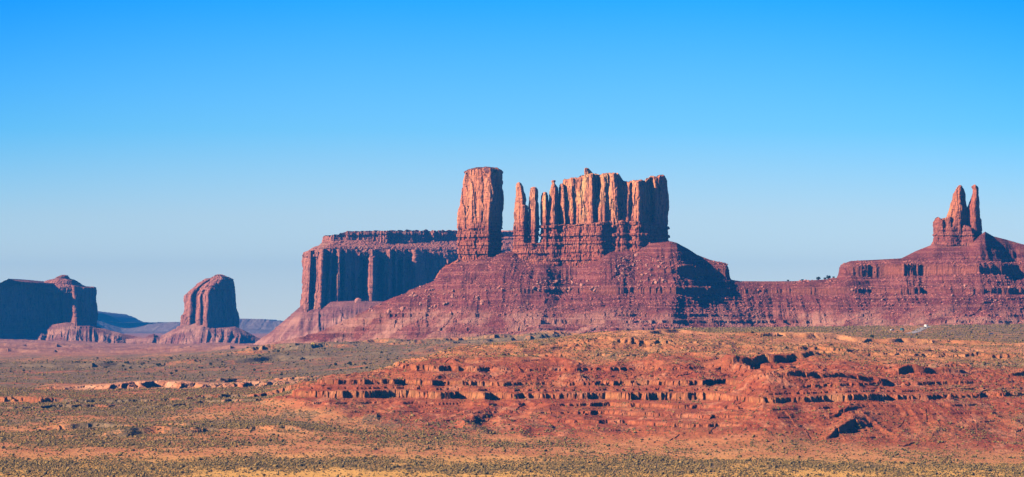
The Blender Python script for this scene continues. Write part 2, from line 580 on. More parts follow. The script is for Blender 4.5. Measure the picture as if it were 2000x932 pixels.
def land(px, D):
    X = xpx(px, D)
    z = base_height(px, D)
    hm = hill_mask(px, D)
    far = np.clip(D / 3000, .6, 4)
    # rolling ground everywhere
    z = z + (0.8 * fbm(X / 70, D / 90, o=4) + .25 * fbm(X / 9, D / 11, 2.0, o=3)) * np.clip(far, .6, 2.2) * (1 - .3 * hm) * (1 - .7 * sstep(1100, 1300, px) * sstep(3200, 3350, D))
    # gullies and buttresses on the hill
    wx_ = .4 * perlin(X / 60, D / 60)
    gul = ridged(X / 26 + wx_, D / 110, 1.7, o=3)
    lo2 = ridged(X / 62 + 3 + wx_, D / 300, 5.7, o=2)
    rise = hm * sstep(2375, 2450, D) * sstep(3150, 2900, D)
    z1 = z + rise * (2.0 * (gul - .25) + 5.2 * (lo2 - .25) * (.4 + .6 * sstep(1750, 1600, px)) * (1 - .5 * sstep(1440, 1500, px))) + hm * .6 * fbm(X / 22, D / 30, 4.0, o=4)
    cv, ce = worley(X / 5.2 + .3 * perlin(X / 5, D / 5), D / 7)
    z1 = z1 + hm * (.35 + .65 * sstep(33, 36, z1) * sstep(60, 56, z1)) * ((cv - .5) * 1.0 - .5 * np.clip(1 - ce / .2, 0, 1))
    cv2, ce2 = worley(X / 26 + 7.7, D / 36)
    z1 = z1 + hm * (cv2 - .5) * 1.4
    cover = np.clip(.6 + 1.5 * perlin(X / 85 + 4.4, D / 250), 0, 1)
    dip = 2.4 * perlin(X / 210 + 9.3, D / 400) + .6 * perlin(X / 40, 0 * X + .5)
    zt = step_groups(z1 + dip, px, HILL_GROUPS, cover) - dip
    z = z1 * (1 - hm) + zt * hm
    z = z + .16 * hm * fbm(X / 2.4, D / 3.0, 3.1, o=2)
    # scarps on the left plain and in the hill
    z = scarp(px, X, D, z, 3230, 4.6, 60, 720, 34, 19, 220, 9, 1.1, True)
    z = scarp(px, X, D, z, 3310, 3.6, 380, 800, 34, 19, 200, 9, 8.1, True)
    z = scarp(px, X, D, z, 2890, 3.2, -500, 650, 40, 34, 170, 2.5, 2.3, True)
    z = scarp(px, X, D, z, 2780, 1.6, -500, 560, 30, 14, 120, 1.5, 5.3)
    z = scarp(px, X, D, z, 2446, 3.6, 170, 620, 16, 20, 60, 4.0, 3.7)
    z = scarp(px, X, D, z, 2500, 2.4, 60, 420, 16, 16, 60, 3.0, 6.7)
    z = scarp(px, X, D, z, 2815 + (px - 1520) * .5, 6.5, 1380, 1640, 14, 13, 70, 3.5, 4.9)
    z = scarp(px, X, D, z, 2745 + (px - 1800) * .22, 6, 1720, 2600, 14, 22, 70, 2.0, 9.9)
    z = scarp(px, X, D, z, 2960, 2.4, 1020, 2600, 20, 9, 70, 1.5, 12.9)
    z = scarp(px, X, D, z, 3130 + (px - 1500) * .1, 4.0, 1100, 2600, 40, 26, 140, 9, 14.9)
    z = scarp(px, X, D, z, 4150, 6, -500, 900, 60, 50, 400, 14, 15.9)
    z = scarp(px, X, D, z, 5600, 5, -500, 560, 60, 60, 700, 9, 16.9)
    z = scarp(px, X, D, z, 6600, 5, -500, 560, 60, 60, 700, 9, 17.9)
    z = scarp(px, X, D, z, 4560, 5, 380, 1150, 30, 22, 200, 3, 18.9)
    z = scarp(px, X, D, z, 4650, 5, 420, 1250, 30, 22, 200, 3, 19.9)
    z = z + 2.2 * sstep(5000, 6000, D) * fbm(X / 110, D / 160, 2.0, o=4)
    # spur on the right of the front hill: its shaded flank
    z = scarp(px, X, D, z, 2416 + (px - 1640) * .7, 5.0, 1590, 1720, 9, 9, 60, 3.0, 21.9)
    z = scarp(px, X, D, z, 2470 + (px - 1640) * .6, 5.0, 1590, 1700, 4, 12, 40, 2.0, 22.9)
    z = scarp(px, X, D, z, 2548 + (px - 1500) * .42, 4.6, 1480, 1780, 10, 11, 70, 3.0, 23.9)
    return X, z, hm


def ground_masks(px, D, X, z, hm):
    n1 = fbm(X / 60, D / 80, 7.0, o=4)
    n2 = fbm(X / 14, D / 26, 9.0, o=4)
    n3 = fbm(X / 200, D / 160, 3.0, o=3)
    # scrub amount
    front = ipl(D, [(1500, .5), (2085, .30), (2120, .36), (2170, .50), (2225, .50), (2262, .22), (2330, .18), (2380, .30), (2500, .34), (2700, .38), (3000, .33), (3200, .32), (3300, .42), (3500, .60), (3900, .48), (4100, .62), (4400, .62), (4900, .62), (6000, .62), (9000, .55)])
    left = sstep(1100, 500, px)
    front = front + .12 * left * sstep(2240, 2300, D) * sstep(2700, 2500, D)
    scrub = front + .26 * n1 + .16 * n2 + .22 * n3
    bench = sstep(1050, 1250, px) * sstep(3180, 3260, D)
    scrub = scrub * (1 - bench) + bench * (.70 + .25 * n2 + .35 * n1 - .5 * np.exp(-((px - 1775) / 60) ** 2) * sstep(3500, 3800, D) * np.clip(.5 + n1 + n2, 0, 1))
    hillscrub = .14 + .16 * n1 + .12 * n2 + .30 * sstep(2780, 2900, D) + .16 * sstep(1750, 2000, px)
    hillscrub = hillscrub + .32 * np.exp(-((D - 2500) / 40) ** 2) * sstep(1300, 1000, px)
    scrub = scrub * (1 - hm) + hillscrub * hm
    scrub = scrub * (1 - .45 * sstep(5000, 5600, D))
    scrub = scrub + .12 * sstep(760, 560, px) * sstep(2420, 2480, D) * sstep(2720, 2660, D)
    scrub = scrub - .02 * sstep(3300, 3100, D)
    # red rock
    red = hm * sstep(2960, 2780, D + 60 * n1) * 1.0
    red = np.maximum(red, .8 * sstep(2640, 2700, D + 40 * n2) * sstep(3100, 2950, D) * sstep(900, 600, px) * (.5 + n1))
    red = np.maximum(red, .75 * sstep(2330, 2390, D) * sstep(2640, 2560, D) * (.3 + 1.2 * n1) * sstep(150, 420, px))
    lp = sstep(1000, 700, px) * sstep(2600, 2700, D) * sstep(4800, 4300, D) * (1 - hm)
    red = np.maximum(red, lp * np.clip(.8 + .5 * n1, 0, 1))
    scrub = scrub + .17 * lp
    red = np.maximum(red, .35 * hm)
    st = np.abs(np.gradient(z, rows, axis=0))
    steep = np.clip((st - .9) / 1.2, 0, 1)
    red = red * (1 - hm * np.clip(.8 * steep * sstep(17, 20, z) * sstep(1900, 1600, px) + .2 * np.clip(n1 + .3, 0, 1), 0, 1))  # steep ledges painted more orange: sunlight on their faces put into the colour
    # pale sand on the badland scarp, the bench rim and the far flats
    pale = .95 * np.exp(-((D - 3250) / 45) ** 2) * sstep(760, 640, px) * sstep(60, 180, px)
    rim = sstep(2950, 3060, D + 30 * n1) * sstep(3230, 3190, D) * sstep(1080, 1250, px)
    patch = np.clip(.5 + 1.6 * n1, 0, 1)
    pale = np.maximum(pale, .35 * rim * patch)
    pale = pale * np.clip(.55 + .5 * n2, 0, 1)
    pale = np.maximum(pale, .25 * sstep(5200, 5800, D) * sstep(800, 500, px) * np.clip(.5 + n3, 0, 1))
    red = np.maximum(red, .5 * sstep(5200, 5800, D) * np.clip(.6 + 1.3 * n1, 0, 1))
    scrub = scrub - .45 * pale - .38 * rim * patch
    scrub = scrub - .8 * np.exp(-((D - 2940) / 25) ** 2) * np.clip(n2 + .2, 0, 1) * sstep(1000, 1200, px)
    return np.stack([np.clip(scrub, 0, 1), np.clip(red, 0, 1), np.clip(pale, 0, 1)], -1)


cols = np.concatenate([np.arange(-1600, -240, 12), np.arange(-240, 2241, 1.35), np.arange(2250, 4200, 12)])
rows = np.concatenate([np.arange(1500, 2060, 20), np.arange(2060, 2320, 2.2), np.arange(2320, 2860, 1.35), np.arange(2860, 3400, 2.2), np.arange(3400, 4900, 7), np.arange(4900, 9000, 30), np.arange(9000, 19001, 500)])
PX, DD = np.meshgrid(cols, rows)
GX, GZ, GH = land(PX, DD)
GM = ground_masks(PX, DD, GX, GZ, GH)
V = np.stack([GX, DD, GZ], -1).reshape(-1, 3)
F = grid_faces(len(rows), len(cols))
hf = (GH[:-1, :-1] > .5).ravel()
A = GM.reshape(-1, 3)


def subset(V, A, F):
    u, inv = np.unique(F, return_inverse=True)
    return V[u], A[u], inv.reshape(F.shape)


v, a, f = subset(V, A, F[~hf])
# outer plain under and around the modelled land, as far as the horizon
e = 9000.0
base = len(v)
v = np.concatenate([v, np.array([[-e, -1500, -14], [e, -1500, -14], [e, 19400, -14], [-e, 19400, -14]])])
a = np.concatenate([a, np.tile([[.5, .3, .1]], (4, 1))])
f = np.concatenate([f, [[base, base + 1, base + 2, base + 3]]])
g = link('ground', mesh_from('ground', v, f, M_ground, a))
tag(g, 'sandy desert plain dotted with grey green scrub in front of the buttes', 'ground', kind='structure')
v, a, f = subset(V, A, F[hf])
g = link('hill', mesh_from('hill', v, f, M_ground, a))
tag(g, 'low red terraced hill with broken rock ledges rising from the plain', 'hill', kind='structure')


def land_z(px, D):
    """height read back from the built grid"""
    i = np.clip(np.searchsorted(rows, D) - 1, 0, len(rows) - 2)
    j = np.clip(np.searchsorted(cols, px) - 1, 0, len(cols) - 2)
    a = np.clip((D - rows[i]) / (rows[i + 1] - rows[i]), 0, 1)
    b = np.clip((px - cols[j]) / (cols[j + 1] - cols[j]), 0, 1)
    return (GZ[i, j] * (1 - a) + GZ[i + 1, j] * a) * (1 - b) + (GZ[i, j + 1] * (1 - a) + GZ[i + 1, j + 1] * a) * b


_scr = YH + (HC - GZ) / DD * FP


def find_D(px, py, dmin=2000, dmax=9000):
    """distance at which the visible land crosses photo row py in column px"""
    j = int(np.clip(np.searchsorted(cols, px), 0, len(cols) - 1))
    for i in range(len(rows)):
        if dmin <= rows[i] <= dmax and _scr[i, j] <= py:
            return float(rows[i])
    return float(dmax)


# ------------------------------------------------------------------ rubble slopes under the buttes
PED_BANDS = [
    ([(71, 75.5, .07), (79.5, 84.5, .07)], [(300, 1), (2300, 1)], .4, 1.2),
    ([(89.5, 95, .07), (99, 103.5, .07)], [(300, 1), (1100, 1), (1600, .7), (2300, .6)], .35, 1.2),
    ([(108.6, 110.8, .08), (113, 115.4, .08), (117.6, 120.0, .08), (122.2, 124.8, .08)], [(700, .15), (1050, .3), (1150, 1), (2300, 1)], .55, 1.1),
    ([(130, 140, .06)], [(500, .4), (1100, .4), (1180, .9), (1700, 1), (2300, .8)], .5, 1.1),
    ([(154, 173, .05)], [(1100, 0), (1320, .2), (1345, 1), (1440, 1), (1620, .9), (2300, .9)], .35, 1.1),
]
FAR_BANDS = [([(58, 62, .1), (78, 83, .1), (104, 109, .1)], [(-500, 1), (2300, 1)], .1, 1.0)]


def apron(px0, px1, crest, Yc, wid, prof, bands, step, drow, amp, scale=1.0, front=420, back=260, spurs=None, seed=0.0, cover_bias=.55):
    """rubble slope falling away on both sides of a crest line; prof maps distance from the crest to drop"""
    c = np.arange(px0, px1 + step, step)
    r = np.concatenate([np.arange(Yc - front, Yc + 10, drow), np.arange(Yc + 10, Yc + back, drow * 6)])
    P, Dg = np.meshgrid(c, r)
    X = xpx(P, Dg)
    cz = zpx(ipl(c, crest), Yc)
    blur = []
    for sg in (0, 14, 40, 90, 150):
        if sg == 0:
            blur.append(cz)
            continue
        k_ = int(sg * 2.5 / step)
        g_ = np.exp(-.5 * (np.arange(-k_, k_ + 1) * step / sg) ** 2)
        ext = np.concatenate([zpx(ipl(c[0] + np.arange(-k_, 0) * step, crest), Yc), cz, zpx(ipl(c[-1] + np.arange(1, k_ + 1) * step, crest), Yc)])
        blur.append(np.convolve(ext, g_ / g_.sum(), 'valid'))
    blur = np.array(blur)
    w = ipl(P, wid) if isinstance(wid, list) else wid
    wx = 10 * scale * fbm(X / (50 * scale) + seed, Dg / (60 * scale), o=3)
    wx = wx + (8 if spurs is not None else 26) * scale * perlin(X / (95 * scale) + seed * 2, 0 * X + 7.7)
    d = np.abs(Dg - Yc + wx * .6)
    if spurs is not None:
        d = np.maximum(0, d - ipl(P, spurs) * sstep(0, 50, d) * (1 - .85 * sstep(55, 170, d)))
    d = np.maximum(0, d - w)
    # a straight slope running into longer, flatter feet
    pr = np.array(prof, float)
    drop = np.interp(d, pr[:, 0] * scale, pr[:, 1] * scale)
    lv = np.interp(d, np.array([0, 40, 90, 160, 260]) * scale, [0, 1, 2, 3, 4])
    l0 = np.clip(lv.astype(int), 0, 3)
    cj = np.broadcast_to(np.arange(len(c)), d.shape)
    zc = blur[l0, cj] * (1 - (lv - l0)) + blur[l0 + 1, cj] * (lv - l0)
    zi = zc - drop
    gul = ridged(X / (17 * scale) + seed + .16 * perlin(X / (40 * scale), Dg / (60 * scale)) + .5 * perlin(X / (120 * scale), Dg / (160 * scale)), Dg / (260 * scale), seed, o=3)
    k = sstep(0, 40 * scale, d)
    z0 = zi + amp * scale * k * (1 - .75 * sstep(90, 160, d / scale)) * (gul - .2) + k * scale * .8 * fbm(X / (14 * scale) + seed, Dg / (18 * scale), 3.3, o=4)
    z0 = z0 + k * scale * 6.0 * (ridged(X / (75 * scale) + seed * 3, Dg / (260 * scale), 9.1, o=2) - .2) * .75
    cv, ce = worley(X / (9 * scale) + seed, Dg / (11 * scale))
    cv2, ce2 = worley(X / (38 * scale) + seed, Dg / (50 * scale) + 5)
    z0 = z0 + k * scale * ((cv - .5) * 1.3 + (cv2 - .5) * 3.0)
    cover = np.clip(cover_bias + 1.6 * perlin(X / (100 * scale) + 2.2 + seed, Dg / 300 + z0 / 22), 0, 1)
    z0 = z0 + 4.5 * scale * sstep(130, 210, d / scale) * fbm(X / (60 * scale) + seed, Dg / (40 * scale), 2.0, o=3)
    z = step_groups(z0, P, bands, cover)
    z = z + scale * k * (.75 * fbm(X / 5, Dg / 5, 6.0, o=3) * np.clip(.9 + 1.4 * perlin(X / 60, Dg / 40, 8.0), .2, 2))
    pale = sstep(116, 92, zi) * np.clip(.55 + 1.2 * fbm(X / 50 + seed, Dg / 30, 1.0, o=4), 0, 1)
    gry = np.gradient(z, r, axis=0)
    cliffy = np.clip((np.abs(gry) - 1.2) / 1.5, 0, 1)
    A = np.stack([pale, cliffy], -1)
    V = np.stack([X, Dg, z], -1)
    return V, A, c, r


def add_apron(parent_name, part_name, label, cat, res, mat, Yc, x_mid, z_mid, root=None):
    V, A, c, r = res
    F = grid_faces(len(r), len(c))
    if root is None:
        o = link(parent_name, mesh_from(parent_name, V.reshape(-1, 3) - np.array([x_mid, Yc, z_mid]), F, mat, A.reshape(-1, 2)), None, (x_mid, Yc, z_mid))
        return tag(o, label, cat)
    return part(part_name, V.reshape(-1, 3), F, mat, root, attrs=A.reshape(-1, 2))


YM = 5050.0
crest = [(380, 712), (440, 694), (500, 676), (560, 664), (620, 650), (660, 632), (700, 614), (740, 593), (800, 568), (848, 549), (862, 528), (895, 512), (940, 506), (965, 502), (980, 494), (1002, 492),
         (1012, 500), (1050, 506), (1140, 506), (1190, 494), (1250, 478), (1310, 472), (1322, 475), (1345, 487), (1362, 498), (1388, 508), (1418, 515), (1428, 540), (1446, 548), (1500, 549),
         (1560, 548), (1612, 545), (1634, 541), (1642, 520), (1662, 510), (1700, 508), (1760, 505), (1790, 490), (1826, 476), (1850, 482), (1895, 480), (1912, 462), (1924, 453), (1940, 462), (1965, 468), (2000, 478), (2100, 512), (2250, 560), (2400, 610), (2560, 668)]
PROF = [(0, 0), (50, 33), (95, 60), (130, 76), (150, 80), (185, 98), (235, 108), (330, 124), (450, 140), (700, 175)]
widths = [(380, 5), (850, 5), (900, 10), (960, 6), (1000, 4), (1090, 4), (1200, 16), (1280, 18), (1340, 8), (1440, 4), (1800, 8), (1830, 10), (1920, 12), (1960, 6)]
SPURS = [(380, 0), (620, 10), (690, -8), (800, 14), (880, -6), (985, 8), (1060, 18), (1120, -8), (1190, 22), (1240, -8), (1322, 22), (1400, -18), (1460, -2), (1510, -14), (1600, 4), (1650, 16), (1700, -8), (1765, 16), (1810, -6), (1914, 27), (1985, -12), (2060, 20), (2200, 0)]
res_a = apron(380, 1530, crest, YM, widths, PROF, PED_BANDS, 1.3, 1.5, 3.6, front=450, spurs=SPURS)
ped_main = add_apron('rubble_slope', None, 'broad reddish rubble slope with stepped ledges carrying the tall tower and the castle-shaped butte', 'rock slope', res_a, M_talus, YM, xpx(1000, YM), 100)
res_b = apron(1528.7, 2560, crest, YM, widths, PROF, PED_BANDS, 1.3, 1.5, 3.6, front=450, spurs=SPURS)
ped_twin = add_apron('rubble_slope', None, 'stepped reddish rubble slope at the right edge carrying the two thin spires', 'rock slope', res_b, M_talus, YM, xpx(1850, YM), 100)


def height_on(res, px, D):
    V, A, c, r = res
    i = np.clip(np.searchsorted(r, D) - 1, 0, len(r) - 2)
    j = np.clip(np.searchsorted(c, px) - 1, 0, len(c) - 2)
    return V[i, j, 2]


# ------------------------------------------------------------------ cliffs
def resample(poly, n, rnd=2):
    p = np.array(poly, float)
    q = np.concatenate([p, p[:1]])
    s = np.concatenate([[0], np.cumsum(np.hypot(*(np.diff(q, axis=0)).T))])
    t = np.linspace(0, s[-1], n, endpoint=False)
    x, y = np.interp(t, s, q[:, 0]), np.interp(t, s, q[:, 1])
    w = max(1, int(n * rnd / 100))
    k = np.ones(2 * w + 1) / (2 * w + 1)
    for _ in range(2):
        x = np.convolve(np.concatenate([x[-w:], x, x[:w]]), k, 'valid')
        y = np.convolve(np.concatenate([y[-w:], y, y[:w]]), k, 'valid')
    return x, y


def cliff(D, sil, foot, top=None, base_py=None, ds=.8, dz=.8, flute=(3.0, 16.0), block=(1.6, 7.0), strata_z=-1e9, strata=(1.0, 2.6), inset=None, yback=None, rnd=1.5, seed=0.0, dome=2.0, jag=1.5, frill=1.0):
    """closed rock body. sil: (py, left px, right px) rows; foot: plan polygon, x as a share of the width and y in metres
    from D; top: (px, py) skyline; inset: (py, metres) set-back of the wall with height"""
    sil = sorted(sil, key=lambda a: a[0])
    sp = np.array(sil, float)
    zb = zpx(base_py if base_py else sp[-1, 0], D)
    ztm = zpx(sp[0, 0], D)
    wid = np.max(xpx(sp[:, 2], D) - xpx(sp[:, 1], D))
    pf = np.array(foot, float)
    q = np.stack([pf[:, 0] * wid, pf[:, 1]], -1)
    per = np.hypot(*(np.diff(np.concatenate([q, q[:1]]), axis=0)).T).sum()
    n = int(per / ds)
    fx, fy = resample(q, n, rnd)
    lo, hi = fx.min(), fx.max()
    fx = (fx - lo) / (hi - lo)
    m = max(8, int((ztm - zb) / dz))
    t = np.linspace(0, 1, m)
    nx = np.gradient(np.concatenate([fy[-1:], fy, fy[:1]]))[1:-1]
    ny = -np.gradient(np.concatenate([fx[-1:], fx, fx[:1]]) * wid)[1:-1]
    ln = np.hypot(nx, ny) + 1e-9
    nx, ny = nx / ln, ny / ln
    area = np.sum(fx * np.roll(fy, -1) - np.roll(fx, -1) * fy)
    if area < 0:
        nx, ny = -nx, -ny
    if top is not None:
        pxc = sp[0, 1] + fx * (sp[0, 2] - sp[0, 1]) if False else None
        # the skyline is read at the x this perimeter point has near the top
        l0, r0 = sp[0, 1], sp[0, 2]
        ztop = zpx(ipl(l0 + fx * (r0 - l0), top), D)
    else:
        ztop = np.full(n, float(ztm))
    T, NXI = np.meshgrid(t, np.arange(n), indexing='ij')
    FX, FY = fx[NXI], fy[NXI]
    zt_full = zb + T * (ztm - zb)
    Z = zb + T * (ztop[NXI] - zb)
    rowpy = YH - (zt_full - HC) / D * FP
    L = np.interp(rowpy, sp[:, 0], sp[:, 1])
    R = np.interp(rowpy, sp[:, 0], sp[:, 2])
    W0 = (xpx(sp[:, 2], D) - xpx(sp[:, 1], D))
    X = xpx(L + FX * (R - L), D)
    shrink = np.clip((R - L) / np.max(sp[:, 2] - sp[:, 1]), .35, 1)
    Y = D + FY * shrink
    if yback is not None:
        Y = Y + ipl(rowpy, sorted(yback)) * (1 - (FY - FY.min()) / (FY.max() - FY.min())) ** .5
    NX, NY = nx[NXI], ny[NXI]
    # rock relief, measured along the wall's normal
    xs, ys = X + seed * 100, Y
    fa, fp = flute
    ba, bp = block
    dis = fa * (ridged(xs / fp, ys / fp, Z / (fp * 9) + seed, o=3) - .15)
    step_ = np.floor(Z / (bp * 3.2) + 1.3 * perlin(xs / (bp * 3), ys / (bp * 3), 1.0) + .5 * perlin(xs / bp, ys / bp, 5.0))
    cv, ce = worley(xs / bp + .35 * perlin(xs / bp, ys / bp, Z / (bp * 3)) + .23 * step_, ys / bp + .25 * perlin(xs / bp + 9, ys / bp, Z / (bp * 3)))
    dis = dis + ba * (cv - .5) - ba * .5 * np.clip(1 - ce / .10, 0, 1)
    cv, ce = worley(xs / (bp * 2.3) + 5, ys / (bp * 2.3) + .12 * np.floor(Z / (bp * 4) + perlin(xs / 30, ys / 30)))
    dis = dis + ba * 1.2 * (cv - .5)
    dis = dis + frill * .7 * fbm(xs / 5, ys / 5, Z / 7, o=3) + fa * .8 * fbm(xs / (fp * 1.6) + 3, ys / (fp * 1.6), Z / (fp * 1.8), o=2)
    # thin beds with upright joints below strata_z
    sz = strata_z + 5 * perlin(xs / 14, ys / 14, 4.4)
    below = sstep(2, -2, Z - sz)
    sa, st_ = strata
    lay = np.floor(Z / st_ + .35 * perlin(xs / 60, ys / 60))
    lh = ((_h3(lay.astype(np.int64), 3 + 0 * lay.astype(np.int64), 9 + 0 * lay.astype(np.int64)) / 255) - .5)
    jv, je = worley(xs / 3.4 + lay * 3.7, ys / 3.4 + lay * 1.3)
    bed = sa * 1.5 * lh + sa * .9 * (jv - .5) - sa * .5 * np.clip(1 - je / .15, 0, 1)
    dis = dis * (1 - .35 * below) + below * bed
    if inset is not None:
        dis = dis - ipl(rowpy, sorted(inset))
    X = X + NX * dis
    Y = Y + NY * dis
    Z = Z + sstep(.85, 1, T) * jag * (fbm(xs / 9, ys / 9, 2.0, o=3))
    V = [np.stack([X, Y, Z], -1)]
    # the top closes in rings
    cxm, cym = X[-1].mean(), Y[-1].mean()
    K = 7
    for k in range(1, K + 1):
        s = 1 - k / (K + .02)
        zz = Z[-1] + dome * (1 - s * s) * .5
        zz = zz * s + (zz * (1 - s)) if top is None else zz
        xr = cxm + (X[-1] - cxm) * s if top is None else X[-1] * 1.0
        if top is None:
            yr = cym + (Y[-1] - cym) * s
            zz = (Z[-1].mean() * (1 - s) + Z[-1] * s) + dome * (1 - s * s)
        else:
            # close towards the long axis so that the skyline keeps its steps
            yr = cym + (Y[-1] - cym) * s
            xr = cxm + (X[-1] - cxm) * (1 - .12 * (1 - s))
            zz = Z[-1] + dome * (1 - s * s)
        V.append(np.stack([xr, yr, zz + .4 * perlin(xr / 4, yr / 4, 1.0)], -1)[None])
    V = np.concatenate(V)
    F = grid_faces(V.shape[0], n, wrap=True)
    return V.reshape(-1, 3), F


def merge(parts):
    Vs, Fs, o = [], [], 0
    for v, f in parts:
        Vs.append(v)
        Fs.append(f + o)
        o += len(v)
    return np.concatenate(Vs), np.concatenate(Fs)


def foot(k, f=16, g=20, b=46, l=4):
    """plan with a lit front-left wall up to share k and a wall turned away from the sun beyond it"""
    return [(0, l), (k, -f), (1, g), (.97, b), (.05, b + 4)]


def P(*a):
    return cliff(YM, *a)


SZ = zpx(437, YM)
# the tall tower
tw = empty('rock_tower', (float(xpx(936, YM)), YM, float(zpx(500, YM))), 'tall square-topped sandstone tower standing alone left of the castle-shaped butte', 'rock tower')
v, f = cliff(YM, [(333, 909, 979), (345, 907, 980), (366, 902, 981), (398, 899, 982.5), (412, 896, 981), (453, 893, 980), (481, 895, 979), (512, 893, 979)],
             [(0, 12), (.70, -8), (1, 24), (.96, 54), (.1, 58)], top=[(905, 338), (915, 333), (935, 330), (955, 328), (972, 330), (982, 334)], base_py=530,
             flute=(1.5, 18), block=(2.8, 9), strata_z=zpx(448, YM), strata=(2.0, 4.0), seed=.31, jag=1.0, rnd=.8)
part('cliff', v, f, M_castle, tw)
v, f = cliff(YM, [(326.5, 912, 974), (332, 907, 980.5), (336, 908, 980)], [(0, 12), (.70, -8), (1, 24), (.96, 54), (.1, 58)], base_py=338, top=[(905, 333), (925, 329), (950, 327), (972, 328.5), (982, 333)], dz=.4,
             flute=(1.5, 12), block=(1.4, 5), seed=.7, jag=1.0, dome=1.5)
part('caprock', v, f, M_talus_far, tw)

# two spires beside it and their shared foot
sp = empty('rock_spire', (float(xpx(1017, YM)), YM, float(zpx(500, YM))), 'slim shouldered rock spire just right of the tall square-topped tower', 'rock spire', 'rock spires between the tower and the castle-shaped butte')
v, f = cliff(YM, [(359, 1009, 1017), (364, 1007.5, 1020), (373, 1007.5, 1022), (382, 1007, 1026), (392, 1007, 1027.5), (400, 1006.5, 1026), (402, 1005.5, 1031), (415, 1005, 1032), (445, 1004, 1032), (470, 1003, 1032), (500, 1002, 1034)], [(0, -4), (.66, -14), (1, 0), (.97, 14), (.05, 12)],
             base_py=545, ds=.6, flute=(1.0, 8), block=(.9, 5), strata_z=zpx(446, YM), strata=(1.1, 2.4), seed=.9, jag=.8, rnd=2.5)
part('cliff', v, f, M_castle, sp)
sp2 = empty('rock_spire', (float(xpx(1042, YM)), YM, float(zpx(500, YM))), 'thinner blunt-topped rock spire between the shouldered spire and the castle-shaped butte', 'rock spire', 'rock spires between the tower and the castle-shaped butte')
v, f = cliff(YM, [(367.5, 1037.5, 1048), (372, 1036, 1050), (384, 1035, 1049.5), (400, 1034, 1050), (412, 1033, 1051), (445, 1032, 1052), (470, 1032, 1051), (500, 1030, 1053)], [(0, -5), (.66, -14), (1, -1), (.97, 12), (.05, 12)],
             base_py=545, ds=.6, flute=(1.0, 8), block=(.8, 5), strata_z=zpx(446, YM), strata=(1.1, 2.4), seed=1.4, jag=.8, rnd=2.5)
part('cliff', v, f, M_castle, sp2)

# the castle
cs = empty('castle_butte', (float(xpx(1180, YM)), YM, float(zpx(490, YM))), 'wide castle-shaped sandstone butte with a jagged row of fused pillars, golden where sunlit', 'butte')
kw = dict(flute=(1.7, 12), block=(2.3, 6.5), strata_z=SZ, strata=(2.0, 4.0), ds=.7)
pil = []


def pillar(sil, ft, dy=0, **k):
    a = dict(kw)
    a.update(k)
    a['seed'] = len(pil) * .37 + .2
    ft = [(x, y + dy) for x, y in ft]
    pil.append(cliff(YM, sil, ft, **a))


pillar([(378, 1060, 1068), (384, 1057.5, 1071), (395, 1057, 1071), (430, 1056, 1073), (520, 1055, 1076)], foot(.6, 8, 8, 24, 3), dy=-7, base_py=540, block=(.8, 4), flute=(.9, 8), rnd=3)
pillar([(358, 1079, 1083.5), (365, 1076, 1088), (372, 1074, 1090), (392, 1072, 1091.5), (402, 1070, 1092), (430, 1066, 1092), (520, 1062, 1094)], foot(.6, 10, 6, 30, 3), dy=-5, base_py=540, block=(1.0, 5), flute=(1.2, 9), rnd=3)
pillar([(361, 1094.5, 1101), (368, 1094, 1104), (400, 1094, 1106), (430, 1094, 1110), (525, 1092, 1112)], foot(.6, 10, 12, 30, 0), dy=0, base_py=540, block=(1.0, 5), rnd=2)
pillar([(350, 1102, 1146), (370, 1100, 1147), (440, 1100, 1150), (520, 1098, 1152)], [(0, 6), (.35, -9), (.5, -6), (1, -16), (.97, 40), (.05, 42)], top=[(1100, 353), (1112, 352), (1113, 350), (1128, 349), (1140, 346.5), (1150, 346)], base_py=540, rnd=1)
pillar([(330, 1142.5, 1152), (336, 1142.5, 1156), (342, 1142.5, 1159), (350, 1142, 1161)], foot(.45, 4, 4, 14, -4), dy=8, base_py=356, rnd=3, block=(1.0, 4), flute=(.6, 6), jag=.8)
pillar([(342, 1139, 1172), (352, 1138, 1174), (400, 1136, 1175), (440, 1134, 1178), (520, 1132, 1182)], [(0, -8), (.5, -22), (.95, 2), (1, 30), (.05, 46)], top=[(1137, 346), (1145, 344), (1158, 340), (1162, 342), (1170, 343.5), (1176, 345)], base_py=545, rnd=.8)
pillar([(384, 1165, 1176), (390, 1161, 1183), (400, 1160, 1188), (412, 1158, 1190), (440, 1156, 1194), (470, 1154, 1196), (520, 1150, 1200)], foot(.45, 14, 8, 30, 0), dy=-14, base_py=545, rnd=2)
pillar([(340, 1174, 1208), (345, 1173, 1211), (352, 1172, 1213), (380, 1171, 1214), (440, 1170, 1214), (520, 1168, 1216)], [(0, -4), (.22, -20), (.42, -13), (.62, -22), (.8, -16), (1, 4), (.97, 44), (.05, 44)], top=[(1172, 345), (1180, 341), (1195, 341), (1205, 340), (1209, 345), (1213, 352)], base_py=530, rnd=1)
pillar([(355, 1209, 1232), (365, 1208, 1233), (440, 1206, 1236), (510, 1205, 1238)], [(0, -10), (.7, -18), (1, -8), (.97, 40), (.05, 40)], top=[(1208, 355), (1225, 357), (1232, 358)], base_py=530)
pillar([(354, 1232, 1258), (360, 1230, 1262), (400, 1228, 1264), (440, 1227, 1266), (510, 1226, 1268)], [(0, -10), (.5, -24), (1, 6), (.97, 44), (.05, 40)], top=[(1230, 357), (1236, 355), (1250, 354), (1256, 354), (1262, 360)], base_py=530)
